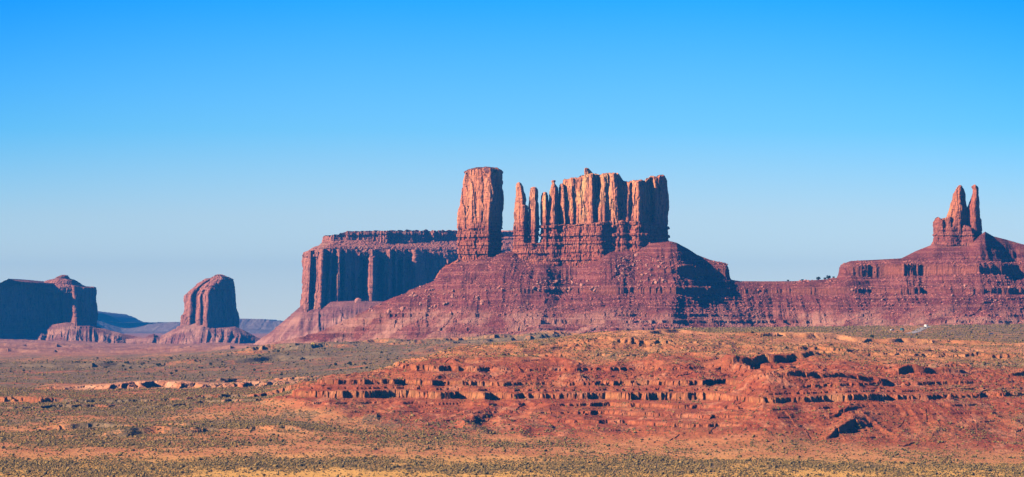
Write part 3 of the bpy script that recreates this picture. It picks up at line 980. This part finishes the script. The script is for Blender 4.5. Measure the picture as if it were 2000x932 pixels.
pillar([(343, 1262, 1298), (350, 1260, 1300), (364, 1259, 1303), (380, 1259, 1304.5), (412, 1258, 1306), (440, 1257, 1306.5), (470, 1256, 1309), (500, 1255, 1312)], [(0, 4), (.38, 22), (.52, 2), (.66, 10), (1, 36), (.97, 56), (.05, 48)], top=[(1258, 357), (1264, 351), (1272, 346), (1280, 345), (1281, 347), (1290, 344), (1297, 343), (1302, 350)], base_py=510, rnd=1)
pillar([(356, 1078, 1084), (354, 1076.5, 1086), (352.5, 1078, 1085)], foot(.6, 3, 4, 8, 1), base_py=358, block=(.3, 3), flute=(.2, 4), frill=.3, jag=.3, dz=.4, dome=.6, rnd=5)
v, f = merge(pil)
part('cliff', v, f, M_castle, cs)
# the thin-bedded plinth under the castle and the spires
v, f = cliff(YM, [(436, 1060, 1304), (470, 1056, 1308), (500, 1052, 1311), (545, 1048, 1314)],
             [(0, -8), (.1, -15), (.16, -12), (.26, -18), (.33, -22), (.40, -30), (.47, -33), (.50, -24), (.56, -20), (.63, -26), (.68, -19), (.75, -25), (.84, -14), (.9, -6), (1, 28), (.97, 54), (.02, 48)],
             top=[(1060, 440), (1100, 440), (1150, 438), (1200, 432), (1250, 433), (1306, 440)], base_py=560, strata_z=1e4, strata=(1.7, 3.8), block=(2.4, 6.5), flute=(2.4, 14), inset=[(436, 2.5), (470, 1), (500, -1.5), (545, -5)], rnd=.6, seed=2.2)
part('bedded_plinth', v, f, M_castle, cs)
v, f = cliff(YM, [(476, 1003, 1060), (500, 1001, 1075), (520, 998, 1092), (545, 994, 1110)], [(0, 0), (.3, -24), (.6, -30), (1, -20), (.97, 30), (.05, 26)], base_py=575, strata_z=1e4, strata=(2.0, 4.0), block=(1.8, 6), flute=(1.6, 12), inset=[(476, 2), (545, -6)], rnd=1, seed=2.9)
part('bedded_plinth', v, f, M_castle, cs)
# small bedded outcrop below the tower
ob = empty('rock_outcrop', (float(xpx(872, YM)), YM, float(zpx(540, YM))), 'low bedded rock outcrop on the slope at the left foot of the tall tower', 'rock outcrop')
v, f = cliff(YM, [(516, 868, 900), (528, 858, 905), (545, 850, 910), (552, 849, 912)], [(0, 0), (.4, -16), (.8, -12), (1, 2), (.9, 26), (.1, 24)], top=[(866, 520), (880, 517), (900, 508)], base_py=562, strata_z=1e4, strata=(1.0, 2.2), block=(1.2, 5), flute=(1.4, 9), seed=3.3)
part('cliff', v, f, M_castle, ob)

# twin spires at the right
pil = []
kw = dict(flute=(1.3, 10), block=(1.1, 5.5), strata_z=zpx(452, YM), strata=(1.0, 2.4), ds=.65)
t1 = empty('rock_spire', (float(xpx(1872, YM)), YM, float(zpx(455, YM))), 'broader leaning rock spire, left one of the twin spires near the right edge', 'rock spire', 'twin rock spires near the right edge')
pillar([(364, 1873, 1879), (370, 1868, 1882), (378, 1864, 1884), (390, 1863, 1884.5), (400, 1859, 1888), (412, 1857, 1890), (424, 1852, 1891), (440, 1850, 1892), (470, 1848, 1894)], foot(.55, 10, 6, 22, 2), base_py=490, rnd=3, jag=.5)
v, f = merge(pil)
part('cliff', v, f, M_twin, t1)
pil = []
t2 = empty('rock_spire', (float(xpx(1905, YM)), YM, float(zpx(455, YM))), 'thinner capped rock spire, right one of the twin spires near the right edge', 'rock spire', 'twin rock spires near the right edge')
pillar([(363, 1902, 1908), (364.5, 1899.5, 1910.5), (367, 1900, 1911), (369, 1902, 1911), (375, 1902, 1911.5), (384, 1900, 1912), (392, 1897, 1913), (405, 1892, 1914), (425, 1890, 1915.5), (430, 1890, 1917.5), (448, 1889, 1919), (470, 1888, 1920)], foot(.5, 8, 6, 20, 2), base_py=490, rnd=3, jag=.4, block=(.7, 4.5), flute=(.7, 8))
v, f = merge(pil)
part('cliff', v, f, M_twin, t2)
pil = []
pl = empty('rock_plinth', (float(xpx(1870, YM)), YM, float(zpx(470, YM))), 'blocky bedded rock shelf under and left of the twin spires', 'rock plinth')
pillar([(427, 1828, 1846), (432, 1827, 1848), (450, 1827, 1852), (475, 1825, 1856)], foot(.55, 8, 8, 24, 2), top=[(1826, 429), (1834, 427), (1838, 430), (1846, 428)], base_py=500)
pillar([(430, 1842, 1862), (450, 1840, 1868), (475, 1838, 1872)], foot(.6, 8, 6, 24, 0), top=[(1840, 434), (1848, 428), (1854, 425), (1862, 424)], base_py=500)
pillar([(446, 1829, 1916), (455, 1828, 1919), (478, 1825, 1924)], [(0, 0), (.3, -12), (.5, -6), (.75, -14), (1, 12), (.95, 36), (.05, 32)], top=[(1828, 450), (1850, 446), (1880, 440), (1890, 444), (1916, 448)], base_py=500, strata_z=1e4, inset=[(446, 1), (478, -3)])
v, f = merge(pil)
part('cliff', v, f, M_twin, pl)

# ------------------------------------------------------------------ the mesas farther off
YW = 7000.0
wm = empty('mesa', (float(xpx(790, YW)), YW + 100, float(zpx(620, YW))), 'broad flat-topped mesa with a fluted shaded wall behind the tall tower', 'mesa')
def ribbed(x0, x1, line, ribs, tail):
    """front line of a wall with buttresses whose left cheeks face the sun; ribs in photo columns"""
    p = [(0, line[0][1] + 18)]
    for a, b, d in ribs:
        fa, fb = (a - x0) / (x1 - x0), (b - x0) / (x1 - x0)
        p.append((fa, float(np.interp(fa, *zip(*line))) + d * .5))
        p.append((fb, float(np.interp(fb, *zip(*line))) - d * .5))
    return p + tail


WLINE = [(0, 8), (.06, -14), (.10, -8), (1, 135)]
wfoot = ribbed(586, 1046, WLINE, [(590, 603, 22), (608, 627, 30), (638, 644, 22), (650, 660, 34), (665, 672, 30), (690, 695, 16), (712, 725, 50), (744, 760, 44), (768, 772, 26), (782, 786, 22), (803, 808, 18), (860, 866, 8), (960, 975, 14)], [(1, 200), (1, 420), (.1, 300)])
v, f = cliff(YW, [(484, 592, 1040), (500, 591, 1041), (560, 588, 1044), (595, 586, 1046)], wfoot, top=[(592, 498), (600, 492), (617, 487), (1040, 486)], base_py=640, flute=(3.5, 34), block=(6.5, 21), ds=1.1, dz=1.5, rnd=.12, seed=4.1, jag=1, frill=2.2)
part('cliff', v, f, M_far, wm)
b1 = cliff(YW, [(460, 634, 1038), (468, 628, 1038), (478, 617, 1040), (492, 594, 1042), (498, 592, 1042)], [(0, 8), (.06, -14), (.1, -10), (1, 130), (1, 420), (.1, 300)], top=[(626, 464), (700, 460), (1040, 460)], base_py=506,
           flute=(2.5, 26), block=(3.0, 12), ds=1.3, dz=.9, strata_z=1e4, strata=(2.6, 5.5), yback=[(460, 75), (467, 62), (468, 48), (478, 30), (480, 18), (492, 0)], rnd=.5, seed=4.6)
b2 = cliff(YW, [(447, 629, 1038), (470, 628, 1038)], [(0, 75), (.04, 45), (.3, 60), (.6, 110), (1, 250), (1, 420), (.1, 330)], top=[(626, 462), (640, 460), (658, 458), (664, 453), (697, 450), (760, 449), (800, 448), (1040, 447)], base_py=474,
           flute=(5, 24), block=(3.5, 10), ds=1.3, dz=.8, strata_z=1e4, strata=(2.0, 5), rnd=.3, seed=4.9, jag=3)
v, f = merge([b1, b2])
part('caprock', v, f, M_far, wm)
res = apron(470, 1060, [(470, 700), (500, 668), (530, 648), (560, 622), (590, 596), (640, 590), (700, 588), (1060, 600)], YW + 60, [(470, 6), (600, 60), (1060, 200)], PROF, FAR_BANDS, 2.2, 4, 6, 1.3, front=520, back=200, seed=5.5)
add_apron(None, 'talus_slope', None, None, res, M_talus_far, YW, 0, 0, wm)

YF = 8500.0
lm = empty('mesa', (float(xpx(100, YF)), YF, float(zpx(640, YF))), 'long dark mesa at the left edge ending in a rounded sunlit block', 'mesa')
v, f = cliff(YF, [(554, -420, 128), (600, -422, 130), (640, -424, 132)], [(0, -600), (.25, -400), (.5, -205), (.75, -50), (1, 30), (1, 300), (.1, 200)], top=[(-420, 540), (-100, 556), (0, 556), (12, 557), (14, 561), (26, 560), (36, 555), (55, 548), (75, 551), (84, 553), (130, 556)],
             base_py=680, flute=(2.5, 60), block=(2, 22), ds=2.2, dz=2.2, rnd=.5, seed=6.1, frill=1.5)
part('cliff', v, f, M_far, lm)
v, f = cliff(YF, [(562, 86, 178), (575, 85, 179), (600, 88, 180), (636, 90, 180)], [(0, 10), (.22, 20), (.42, 22), (.50, -2), (.54, 2), (.66, -34), (.97, -4), (1, 60), (.9, 140), (.1, 120)], top=[(84, 556), (100, 557), (140, 558), (150, 560), (178, 562)], base_py=660, flute=(6, 34), block=(3.5, 14), ds=1.4, dz=1.6, rnd=1, seed=6.6, frill=1.5)
part('cliff', v, f, M_far, lm)
v, f = cliff(YF, [(538.5, 119, 128), (542, 110, 134), (544.5, 103, 138), (549, 90, 148), (556, 84, 158), (564, 83, 172)], [(0, 0), (.4, -34), (.75, -26), (1, 20), (.9, 90), (.1, 80)], base_py=572, flute=(2, 20), block=(2, 10), strata_z=1e4, strata=(2.2, 5), ds=1.3, dz=.9, seed=6.9, jag=1)
part('caprock', v, f, M_far, lm)
res = apron(-420, 345, [(-420, 655), (60, 652), (90, 636), (130, 630), (176, 632), (200, 641), (240, 652), (300, 664), (345, 676)], YF, [(-420, 430), (0, 120), (90, 22), (180, 18), (345, 8)], PROF, FAR_BANDS, 2.2, 4.5, 7, 1.3, front=620, back=200, seed=7.5)
add_apron(None, 'talus_slope', None, None, res, M_talus_far, YF, 0, 0, lm)

bt = empty('butte', (float(xpx(408, YF)), YF, float(zpx(640, YF))), 'small lone butte with a slanting left shoulder on a cone of rubble', 'butte')
v, f = cliff(YF, [(545, 402, 451), (552, 390, 452), (560, 378, 453), (570, 366, 453.5), (578, 361, 454), (604, 360, 455), (638, 357, 459)], [(0, 10), (.14, -14), (.22, 4), (.34, -26), (.40, -14), (.50, -42), (1, 62), (.96, 120), (.1, 90)], base_py=660, flute=(5, 26), block=(3, 12), ds=1.3, dz=1.4, rnd=1, seed=8.1, dome=3, frill=1.3)
part('cliff', v, f, M_far, bt)
v, f = cliff(YF, [(537.5, 419, 436), (541, 414, 446), (546, 406, 451), (554, 392, 452), (562, 380, 452)], [(0, 10), (.4, -30), (.6, -34), (1, 24), (.9, 90), (.1, 80)], base_py=566, flute=(2, 18), block=(2, 9), strata_z=1e4, strata=(2.0, 4.5), ds=1.2, dz=.8, seed=8.4)
part('caprock', v, f, M_far, bt)
v, f = cliff(YF, [(616, 354, 361), (622, 353, 363), (638, 352, 366)], foot(.6, 8, 6, 24, 0), base_py=650, flute=(1, 8), block=(1, 6), ds=1.0, dz=1, seed=8.8)
part('side_block', v, f, M_far, bt)
res = apron(190, 600, [(190, 668), (230, 664), (280, 660), (300, 652), (312, 658), (330, 648), (356, 634), (400, 630), (458, 636), (480, 647), (500, 658), (530, 670), (600, 690)], YF, [(190, 4), (300, 5), (360, 18), (460, 14), (600, 4)], PROF, FAR_BANDS, 2.0, 4.5, 8, 1.3, front=500, back=200, seed=9.5)
add_apron(None, 'talus_slope', None, None, res, M_talus_far, YF, 0, 0, bt)

# blue mesas on the horizon
YD = 16000.0
v, f = cliff(YD, [(612, -200, 640), (640, -210, 650)], [(0, -900), (.3, -900), (.42, -100), (.46, 300), (.50, 520), (.56, 300), (.75, 100), (1, 0), (1, 1600), (0, 1600)],
             top=[(-200, 600), (120, 606), (180, 613), (195, 618), (212, 627), (222, 631), (300, 631), (350, 630), (458, 623), (490, 624), (520, 627), (560, 634), (640, 640)], base_py=690, flute=(35, 260), block=(10, 90), ds=9, dz=6, inset=[(612, 160), (636, 80), (638, 20), (690, -200)], seed=9.9, frill=3, jag=3)
M_horizon = rock_material('sandstone_hazed', (0.22, 0.18, 0.20), (0.18, 0.14, 0.16), (0.18, 0.14, 0.16), (0.24, 0.20, 0.21), -50, 0, pale=(0.30, 0.25, 0.25))  # greyed and darkened rock: distance haze put into the colour
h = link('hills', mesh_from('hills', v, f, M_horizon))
tag(h, 'pale blue mesas low on the horizon between the two left buttes', 'hills', kind='structure')

# ------------------------------------------------------------------ stones
def rock_mesh(name, seed, mat, n=2, sq=(1, .8, .7)):
    r = random.Random(seed)
    import bmesh
    bm = bmesh.new()
    bmesh.ops.create_icosphere(bm, subdivisions=n, radius=.5)
    pl = [(np.array([r.gauss(0, 1), r.gauss(0, 1), r.gauss(0, 1)]), r.uniform(.26, .42)) for _ in range(9)]
    for vv in bm.verts:
        p = np.array(vv.co)
        for nn, d in pl:
            nn = nn / np.linalg.norm(nn)
            s = p @ nn - d
            if s > 0:
                p = p - nn * s
        vv.co = p * np.array(sq) * 1.25
    me = bpy.data.meshes.new(name)
    bm.to_mesh(me)
    bm.free()
    me.materials.append(mat)
    return me


def scatter_blobs(name, pos, size, mat, label, cat, n_proto=8, kind_rock=True, flat=.75, seed=1):
    """uncountable small stones or shrubs as ONE object"""
    r = np.random.default_rng(seed)
    t = (1 + 5 ** .5) / 2
    base = np.array([(-1, t, 0), (1, t, 0), (-1, -t, 0), (1, -t, 0), (0, -1, t), (0, 1, t), (0, -1, -t), (0, 1, -t), (t, 0, -1), (t, 0, 1), (-t, 0, -1), (-t, 0, 1)]) / math.hypot(1, t) * .5
    fc = np.array([(0, 11, 5), (0, 5, 1), (0, 1, 7), (0, 7, 10), (0, 10, 11), (1, 5, 9), (5, 11, 4), (11, 10, 2), (10, 7, 6), (7, 1, 8), (3, 9, 4), (3, 4, 2), (3, 2, 6), (3, 6, 8), (3, 8, 9), (4, 9, 5), (2, 4, 11), (6, 2, 10), (8, 6, 7), (9, 8, 1)])
    n = len(pos)
    jit = 1 + r.uniform(-.35, .35, (n, 12, 1))
    ang = r.uniform(0, 2 * math.pi, n)
    b = base[None] * jit
    sc3 = np.stack([r.uniform(.8, 1.2, n), r.uniform(.8, 1.2, n), flat * r.uniform(.7, 1.2, n)], -1)[:, None] * size[:, None, None]
    b = b * sc3
    ca, sa = np.cos(ang)[:, None], np.sin(ang)[:, None]
    x = b[..., 0] * ca - b[..., 1] * sa
    y = b[..., 0] * sa + b[..., 1] * ca
    v = np.stack([x, y, b[..., 2]], -1) + pos[:, None]
    f = fc[None] + (np.arange(n) * 12)[:, None, None]
    o = link(name, mesh_from(name, v.reshape(-1, 3), f.reshape(-1, 3), mat))
    return tag(o, label, cat, kind='stuff')


def on_slope(res, n, r, z_lo, z_hi, px_lo, px_hi, clump=None):
    V, A, c, rr = res
    out_ = []
    while len(out_) < n:
        px = r.uniform(px_lo, px_hi, 4 * n)
        D = r.uniform(rr[0] + 20, YM - 5, 4 * n)
        z = height_on(res, px, D)
        gz = np.maximum(land_z(px, np.clip(D, 1500, 18000)), -50)
        w = .5 + .9 * fbm(px / 35, z / 14, 3.0, o=2)
        ok = (z > z_lo) & (z < z_hi) & (z > gz + .5) & (r.uniform(0, 1, 4 * n) < w)
        for k in np.where(ok)[0]:
            out_.append((xpx(px[k], D[k]), D[k], z[k]))
    return np.array(out_[:n])


r_ = np.random.default_rng(11)
pA = on_slope(res_a, 15000, r_, 70, 190, 520, 1520)
pB = on_slope(res_b, 8000, r_, 80, 180, 1530, 2080)
pos = np.concatenate([pA, pB])
size = np.clip(r_.lognormal(.35, .5, len(pos)), .7, 4.0)
scatter_blobs('rubble', pos, size, M_rubble, 'loose broken stones scattered over the rubble slopes below the buttes', 'rubble', seed=2)

protos = [rock_mesh('boulder', k, M_boulder, 2, ((1, .8, .7), (1, .9, .85), (1.2, .8, .55))[k % 3]) for k in range(6)]
spots = []
for (x0, x1, y0, y1, n_) in ((1040, 1170, 548, 572, 60), (1200, 1300, 500, 562, 80), (700, 900, 560, 620, 70), (930, 1040, 560, 610, 25), (1640, 1990, 560, 600, 50)):
    tries = 0
    got = 0
    res = res_a if x0 < 1530 else res_b
    V_, A_, c_, rr_ = res
    while got < n_ and tries < 4000:
        tries += 1
        px, py = r_.uniform(x0, x1), r_.uniform(y0, y1)
        j = int(np.clip(np.searchsorted(c_, px), 0, len(c_) - 1))
        s = YH + (HC - V_[:, j, 2]) / V_[:, j, 1] * FP
        i = np.where(s <= py)[0]
        if len(i) == 0:
            continue
        i = i[0]
        spots.append((px, *V_[i, j]))
        got += 1
lab = lambda px: ('pale angular boulder in the rockfall below the castle-shaped butte' if 1040 < px < 1310 else
                  'pale boulder lying on the long left flank of the rubble slope' if px < 1040 else
                  'pale boulder on the rubble slope below the twin spires')
for k, (px, x, y, z) in enumerate(spots):
    o = link('boulder', protos[k % 6], None, (x, y, z + .5))
    s = float(np.clip(r_.lognormal(1.05, .38), 1.6, 7.0))
    o.scale = (s, s, s)
    o.rotation_euler = (r_.uniform(-.3, .3), r_.uniform(-.3, .3), r_.uniform(0, 6.28))
    tag(o, lab(px), 'boulder', 'boulders on the slopes below the castle-shaped butte' if px < 1310 else 'boulders on the slope below the twin spires')
D_ = YW - 250
for px, py, s, l in ((702, 586, 13, 'largest pale boulder at the foot of the broad mesa wall'),):
    o = link('boulder', protos[1], None, (float(xpx(px, YW)), YW - 40, float(zpx(py + 3, YW))))
    o.scale = (s, s, s * 1.1)
    tag(o, l, 'boulder')

# ------------------------------------------------------------------ shrubs
def land_points(n, D0, D1, r, keep, px0=-150, px1=2150):
    px = r.uniform(px0, px1, n)
    D = np.sqrt(r.uniform(D0 ** 2, D1 ** 2, n))
    X = xpx(px, D)
    i = np.clip(np.searchsorted(rows, D), 0, len(rows) - 1)
    j = np.clip(np.searchsorted(cols, px), 0, len(cols) - 1)
    m = GM[i, j]
    pr = keep(m[:, 0], px, D)
    ok = r.uniform(0, 1, n) < pr
    px, D, X = px[ok], D[ok], X[ok]
    return np.stack([X, D, land_z(px, D)], -1)


p1 = land_points(330000, 2060, 2480, r_, lambda s, px, D: np.clip((s - .13) * 1.15, 0.05, 1))
p2 = land_points(150000, 2480, 3250, r_, lambda s, px, D: np.clip((s - .10) * 1.1, 0.05, 1))
p3 = land_points(60000, 3250, 4700, r_, lambda s, px, D: np.clip((s - .3) * .8, 0.0, 1))
pos = np.concatenate([p1, p2, p3])
size = np.concatenate([r_.lognormal(-.42, .5, len(p1)), r_.lognormal(0.0, .32, len(p2)), r_.lognormal(.25, .35, len(p3))])
pos[:, 2] += size * .22
scatter_blobs('shrubbery', pos, np.clip(size, .4, 3), M_shrub, 'low grey green sagebrush covering the desert plain', 'shrubs', seed=5, flat=.75)


def juniper_mesh(seed):
    r = np.random.default_rng(seed)
    V_, F_ = [], []
    for k in range(170):
        d = r.normal(0, 1, 3)
        d /= np.linalg.norm(d)
        c = d * r.uniform(.25, .5) * np.array([1, 1, .8]) * (1 + .25 * perlin(d[0] * 2 + seed, d[1] * 2, d[2] * 2))
        c[2] = c[2] * 1.0 + .48
        u = r.normal(0, 1, 3)
        u /= np.linalg.norm(u)
        w = np.cross(u, d)
        w /= np.linalg.norm(w) + 1e-6
        s = r.uniform(.07, .13)
        b = len(V_)
        V_ += [c - u * s, c + w * s, c + u * s, c - w * s]
        F_.append((b, b + 1, b + 2, b + 3))
    return mesh_from('crown', np.array(V_), np.array(F_), M_juniper)


def trunk_mesh(seed):
    r = random.Random(seed)
    V_, F_ = [], []
    for lx, ly in ((0, 0), (.22, .1), (-.2, .08), (.05, -.2)):
        b = len(V_)
        for i, (z, rad) in enumerate(((-.08, .06), (.15, .05), (.32, .035), (.5, .015))):
            f = max(0, z) / .5
            for k in range(6):
                a = k * math.pi / 3
                V_.append((lx * f + rad * math.cos(a), ly * f + rad * math.sin(a), z))
        for i in range(3):
            for k in range(6):
                k2 = (k + 1) % 6
                F_.append((b + i * 6 + k, b + i * 6 + k2, b + (i + 1) * 6 + k2, b + (i + 1) * 6 + k))
    return mesh_from('trunk', np.array(V_), np.array(F_), M_bark)


crowns = [juniper_mesh(k) for k in range(4)]
trunk = trunk_mesh(3)


def juniper(x, y, z, s, label, group, name='juniper'):
    o = empty(name, (float(x), float(y), float(z)), label, 'bush' if s < 5 else 'tree', group)
    o.scale = (s, s, s * .85)
    o.rotation_euler = (0, 0, r_.uniform(0, 6.28))
    link('crown', crowns[int(r_.integers(4))], o)
    link('trunk', trunk, o)
    return o


cnt = 0
for (x0, x1, y0, y1, n_) in ((0, 640, 700, 735, 70), (200, 480, 706, 722, 34), (430, 800, 680, 722, 55), (650, 790, 710, 735, 14), (1450, 2000, 648, 668, 12)):
    for _ in range(n_):
        px, py = r_.uniform(x0, x1), r_.uniform(y0, y1)
        D = find_D(px, py, 3300, 4900)
        if D > 4800:
            continue
        s = float(np.clip(r_.lognormal(.75, .35), 1.4, 4.6))
        juniper(xpx(px, D), D, land_z(px, D), s, 'dark round juniper bush on the grey green plain left of the red hill' if px < 900 else 'dark juniper bush on the flat ground beside the highway',
                'juniper bushes dotting the left plain' if px < 900 else 'juniper bushes beside the highway')
# the little trees on the skyline saddle
for px, s, l in ((1539, 3.2, 'smallest leftmost tree on the skyline saddle'), (1567, 3.4, 'second small tree from the left on the skyline saddle'), (1598, 6.0, 'round dark tree in the middle of the skyline saddle'),
                 (1611, 4.0, 'small tree between the two larger ones on the skyline saddle'), (1618, 6.8, 'largest dark tree on the skyline saddle near the cliff edge'), (1628, 3.6, 'small tree nearest the cliff edge on the skyline saddle')):
    zz = height_on(res_b, px, YM - 2) if px > 1530 else height_on(res_a, px, YM - 2)
    juniper(xpx(px, YM), YM - 2, zz - .2, s * 1.1, l, 'trees on the skyline saddle', 'juniper_tree')

# ------------------------------------------------------------------ roads
def strip(name, pts, width, mat, label, cat, lift=.12, centre=False):
    p = np.array(pts, float)
    s = np.linspace(0, 1, 90)
    k = np.linspace(0, 1, len(p))
    px, D = np.interp(s, k, p[:, 0]), np.interp(s, k, p[:, 1])
    X, Y = xpx(px, D), D
    tx, ty = np.gradient(X), np.gradient(Y)
    l = np.hypot(tx, ty)
    nx, ny = -ty / l, tx / l
    rows_ = []
    for o_ in np.linspace(-.5, .5, 5) * width:
        x, y = X + nx * o_, Y + ny * o_
        rows_.append(np.stack([x, y, land_z(1000 + x / y * FP, y)], -1))
    R_ = np.stack(rows_)
    R_[..., 2] = R_[..., 2].max(0)[None] + lift
    o = link(name, mesh_from(name, R_.reshape(-1, 3), grid_faces(5, 90)[:, ::-1], mat))
    tag(o, label, cat, kind='structure')
    return o


strip('road', [(1776, find_D(1776, 652, 3000)), (1790, find_D(1790, 648, 3000)), (1802, find_D(1802, 642, 3000)), (1812, find_D(1812, 638, 3200, 4600))], 9.5, M_road, 'short grey stretch of paved highway crossing the flat below the twin spires', 'road', .25)
strip('road', [(1850, 3288), (1900, 3290), (2000, 3294), (2150, 3300)], 8, M_road, 'narrow grey road along the rim of the red hill at the right edge', 'road', .3)
strip('path', [(1800, 2668), (1880, 2666), (2000, 2666), (2150, 2668)], 5, M_track, 'pale sandy track running along the red hill at the right edge', 'track', .4)


# ------------------------------------------------------------------ vehicles
def prism(pts, w, bevel=.06):
    """side outline (x, z) given a width, edges pulled in a little"""
    p = np.array(pts, float)
    c = p.mean(0)
    V_, F_ = [], []
    n = len(p)
    for y, s in ((-w / 2, .97), (-w / 2 + bevel, 1), (w / 2 - bevel, 1), (w / 2, .97)):
        for q in p:
            qq = c + (q - c) * s
            V_.append((qq[0], y, qq[1]))
    F_ = []
    for r in range(3):
        for k in range(n):
            k2 = (k + 1) % n
            F_.append((r * n + k, r * n + k2, (r + 1) * n + k2, (r + 1) * n + k))
    for r in (0, 3):
        b = len(V_)
        V_.append((c[0], V_[r * n][1], c[1]))
        for k in range(n):
            k2 = (k + 1) % n
            q = (b, r * n + k, r * n + k2, r * n + k2)
            F_.append(q)
    return np.array(V_), F_


def poly_mesh(name, V_, F_, mat):
    me = bpy.data.meshes.new(name)
    me.from_pydata([tuple(map(float, q)) for q in V_], [], [tuple(dict.fromkeys(f)) for f in F_])
    me.update()
    me.materials.append(mat)
    return me


def wheel_mesh(name, r, w, mat):
    V_, F_ = [], []
    n = 16
    for y, s in ((-w / 2, .9), (-w / 2 + .04, 1), (w / 2 - .04, 1), (w / 2, .9)):
        for k in range(n):
            a = k * 2 * math.pi / n
            V_.append((r * s * math.cos(a), y, r * s * math.sin(a)))
    for q in range(3):
        for k in range(n):
            F_.append((q * n + k, q * n + (k + 1) % n, (q + 1) * n + (k + 1) % n, (q + 1) * n + k))
    F_.append(tuple(range(n)))
    F_.append(tuple(range(3 * n, 4 * n))[::-1])
    return poly_mesh(name, V_, F_, mat)


def vehicle(name, px, py, rz, body, glass, wheels, w, paint, label, cat, r=.36, lamps=True, D=None):
    D = D or find_D(px, py, 3000, 4600)
    o = empty(name, (float(xpx(px, D)), D, float(land_z(px, D)) + .3), label, cat)
    o.rotation_euler = (0, 0, rz)
    v_, f_ = prism(body, w)
    link('body', poly_mesh('body', v_, f_, paint), o)
    for g_, ww in glass:
        v_, f_ = prism(g_, ww, .02)
        link('window', poly_mesh('window', v_, f_, M_glass), o)
    wm_ = wheel_mesh('wheel', r, .26, M_tyre)
    for wx in wheels:
        for s in (-1, 1):
            q = link('wheel', wm_, o)
            q.location = (wx, s * (w / 2 - .12), r)
    x1 = max(p[0] for p in body)
    for s in (-1, 1):
        v_, f_ = prism([(x1 - .1, .62), (x1 + .03, .62), (x1 + .03, .82), (x1 - .1, .82)], .34, .03)
        q = link('headlight', poly_mesh('headlight', v_, f_, M_line), o)
        q.location = (0, s * (w / 2 - .32), 0)
    return o


car = [(-2.3, .35), (2.25, .35), (2.35, .6), (2.2, .9), (1.2, 1.02), (.45, 1.52), (-1.5, 1.58), (-2.25, 1.1), (-2.35, .7)]
car_g = [([(1.08, 1.04), (.44, 1.46), (-1.42, 1.5), (-2.0, 1.08)], 1.86)]
van = [(-3.2, .4), (3.0, .4), (3.2, .9), (3.0, 1.3), (2.5, 1.6), (2.2, 2.75), (1.9, 3.0), (-3.1, 3.0), (-3.25, 2.6)]
van_g = [([(2.62, 1.6), (2.34, 2.5), (1.6, 2.5), (1.6, 1.6)], 2.32), ([(-2.6, 1.7), (-2.6, 2.4), (.9, 2.4), (.9, 1.7)], 2.32)]
vehicle('parked_car', 1743, 646.5, .5, car, car_g, (-1.4, 1.4), 1.8, M_white, 'small white car parked on the flat left of the dark teal van', 'car')
vehicle('camper_van', 1762, 647, -1.35, van, van_g, (-2.0, 2.1), 2.3, M_teal, 'tall dark teal van parked just right of the white car', 'van', .42)
vehicle('motorhome', 1809, 639.5, -1.2, van, van_g, (-2.0, 2.1), 2.35, M_white, 'white motorhome driving on the paved highway toward the viewer', 'motorhome', .42)
vehicle('parked_car', 1936, 654, .1, car, car_g, (-1.4, 1.4), 1.8, M_blue, 'small blue car alone on the scrub flat near the right edge', 'car')

# yellow tent on the left plain
D = find_D(611, 676, 3300, 4900)
tn = empty('tent', (float(xpx(611, D)), D, float(land_z(611, D))), 'tiny yellow tent pitched at the edge of the plain before the long slope', 'tent')
v_, f_ = prism([(-2.4, -.2), (-2.2, 1.2), (0, 2.6), (2.2, 1.2), (2.4, -.2)], 4.4, .3)
link('canopy', poly_mesh('canopy', v_, f_, M_yellow), tn)
v_, f_ = prism([(-.5, 0), (-.45, 1.3), (.45, 1.3), (.5, 0)], .1, .02)
q = link('door', poly_mesh('door', v_, f_, M_wood), tn)
q.location = (0, -2.2, 0)

# dark hut by the right edge
D = find_D(1968, 635.5, 3600, 4700)
ht = empty('hut', (float(xpx(1968, D)), D, float(land_z(1968, D))), 'tiny dark wooden hut standing at the far edge of the flat near the right edge', 'hut')
v_, f_ = prism([(-2.6, -.5), (-2.6, 2.2), (2.6, 2.2), (2.6, -.5)], 3.4, .02)
link('wall', poly_mesh('wall', v_, f_, M_wood), ht)
v_, f_ = prism([(-3.0, 2.2), (0, 3.6), (3.0, 2.2)], 4.0, .05)
link('roof', poly_mesh('roof', v_, f_, M_tyre), ht)

# ------------------------------------------------------------------ the air
x0, x1, y0, y1, z0, z1 = -9100., 9100., -1600., 19600., -16., 420.
V_ = [(x, y, z) for z in (z0, z1) for x, y in ((x0, y0), (x1, y0), (x1, y1), (x0, y1))]
me = bpy.data.meshes.new('haze')
me.from_pydata(V_, [], [(0, 3, 2, 1), (4, 5, 6, 7), (0, 1, 5, 4), (1, 2, 6, 5), (2, 3, 7, 6), (3, 0, 4, 7)])
me.update()
hm_ = bpy.data.materials.new('haze')
hm_.use_nodes = True
t = hm_.node_tree
t.nodes.clear()
o_ = t.nodes.new('ShaderNodeOutputMaterial')
pv = t.nodes.new('ShaderNodeVolumePrincipled')
pv.inputs['Color'].default_value = (*HAZE_COLOR, 1)
pv.inputs['Density'].default_value = HAZE_DENSITY
t.links.new(pv.outputs[0], o_.inputs['Volume'])
me.materials.append(hm_)
hz = link('haze', me)
tag(hz, 'thin blue haze in the air over the whole desert', 'haze', kind='stuff')
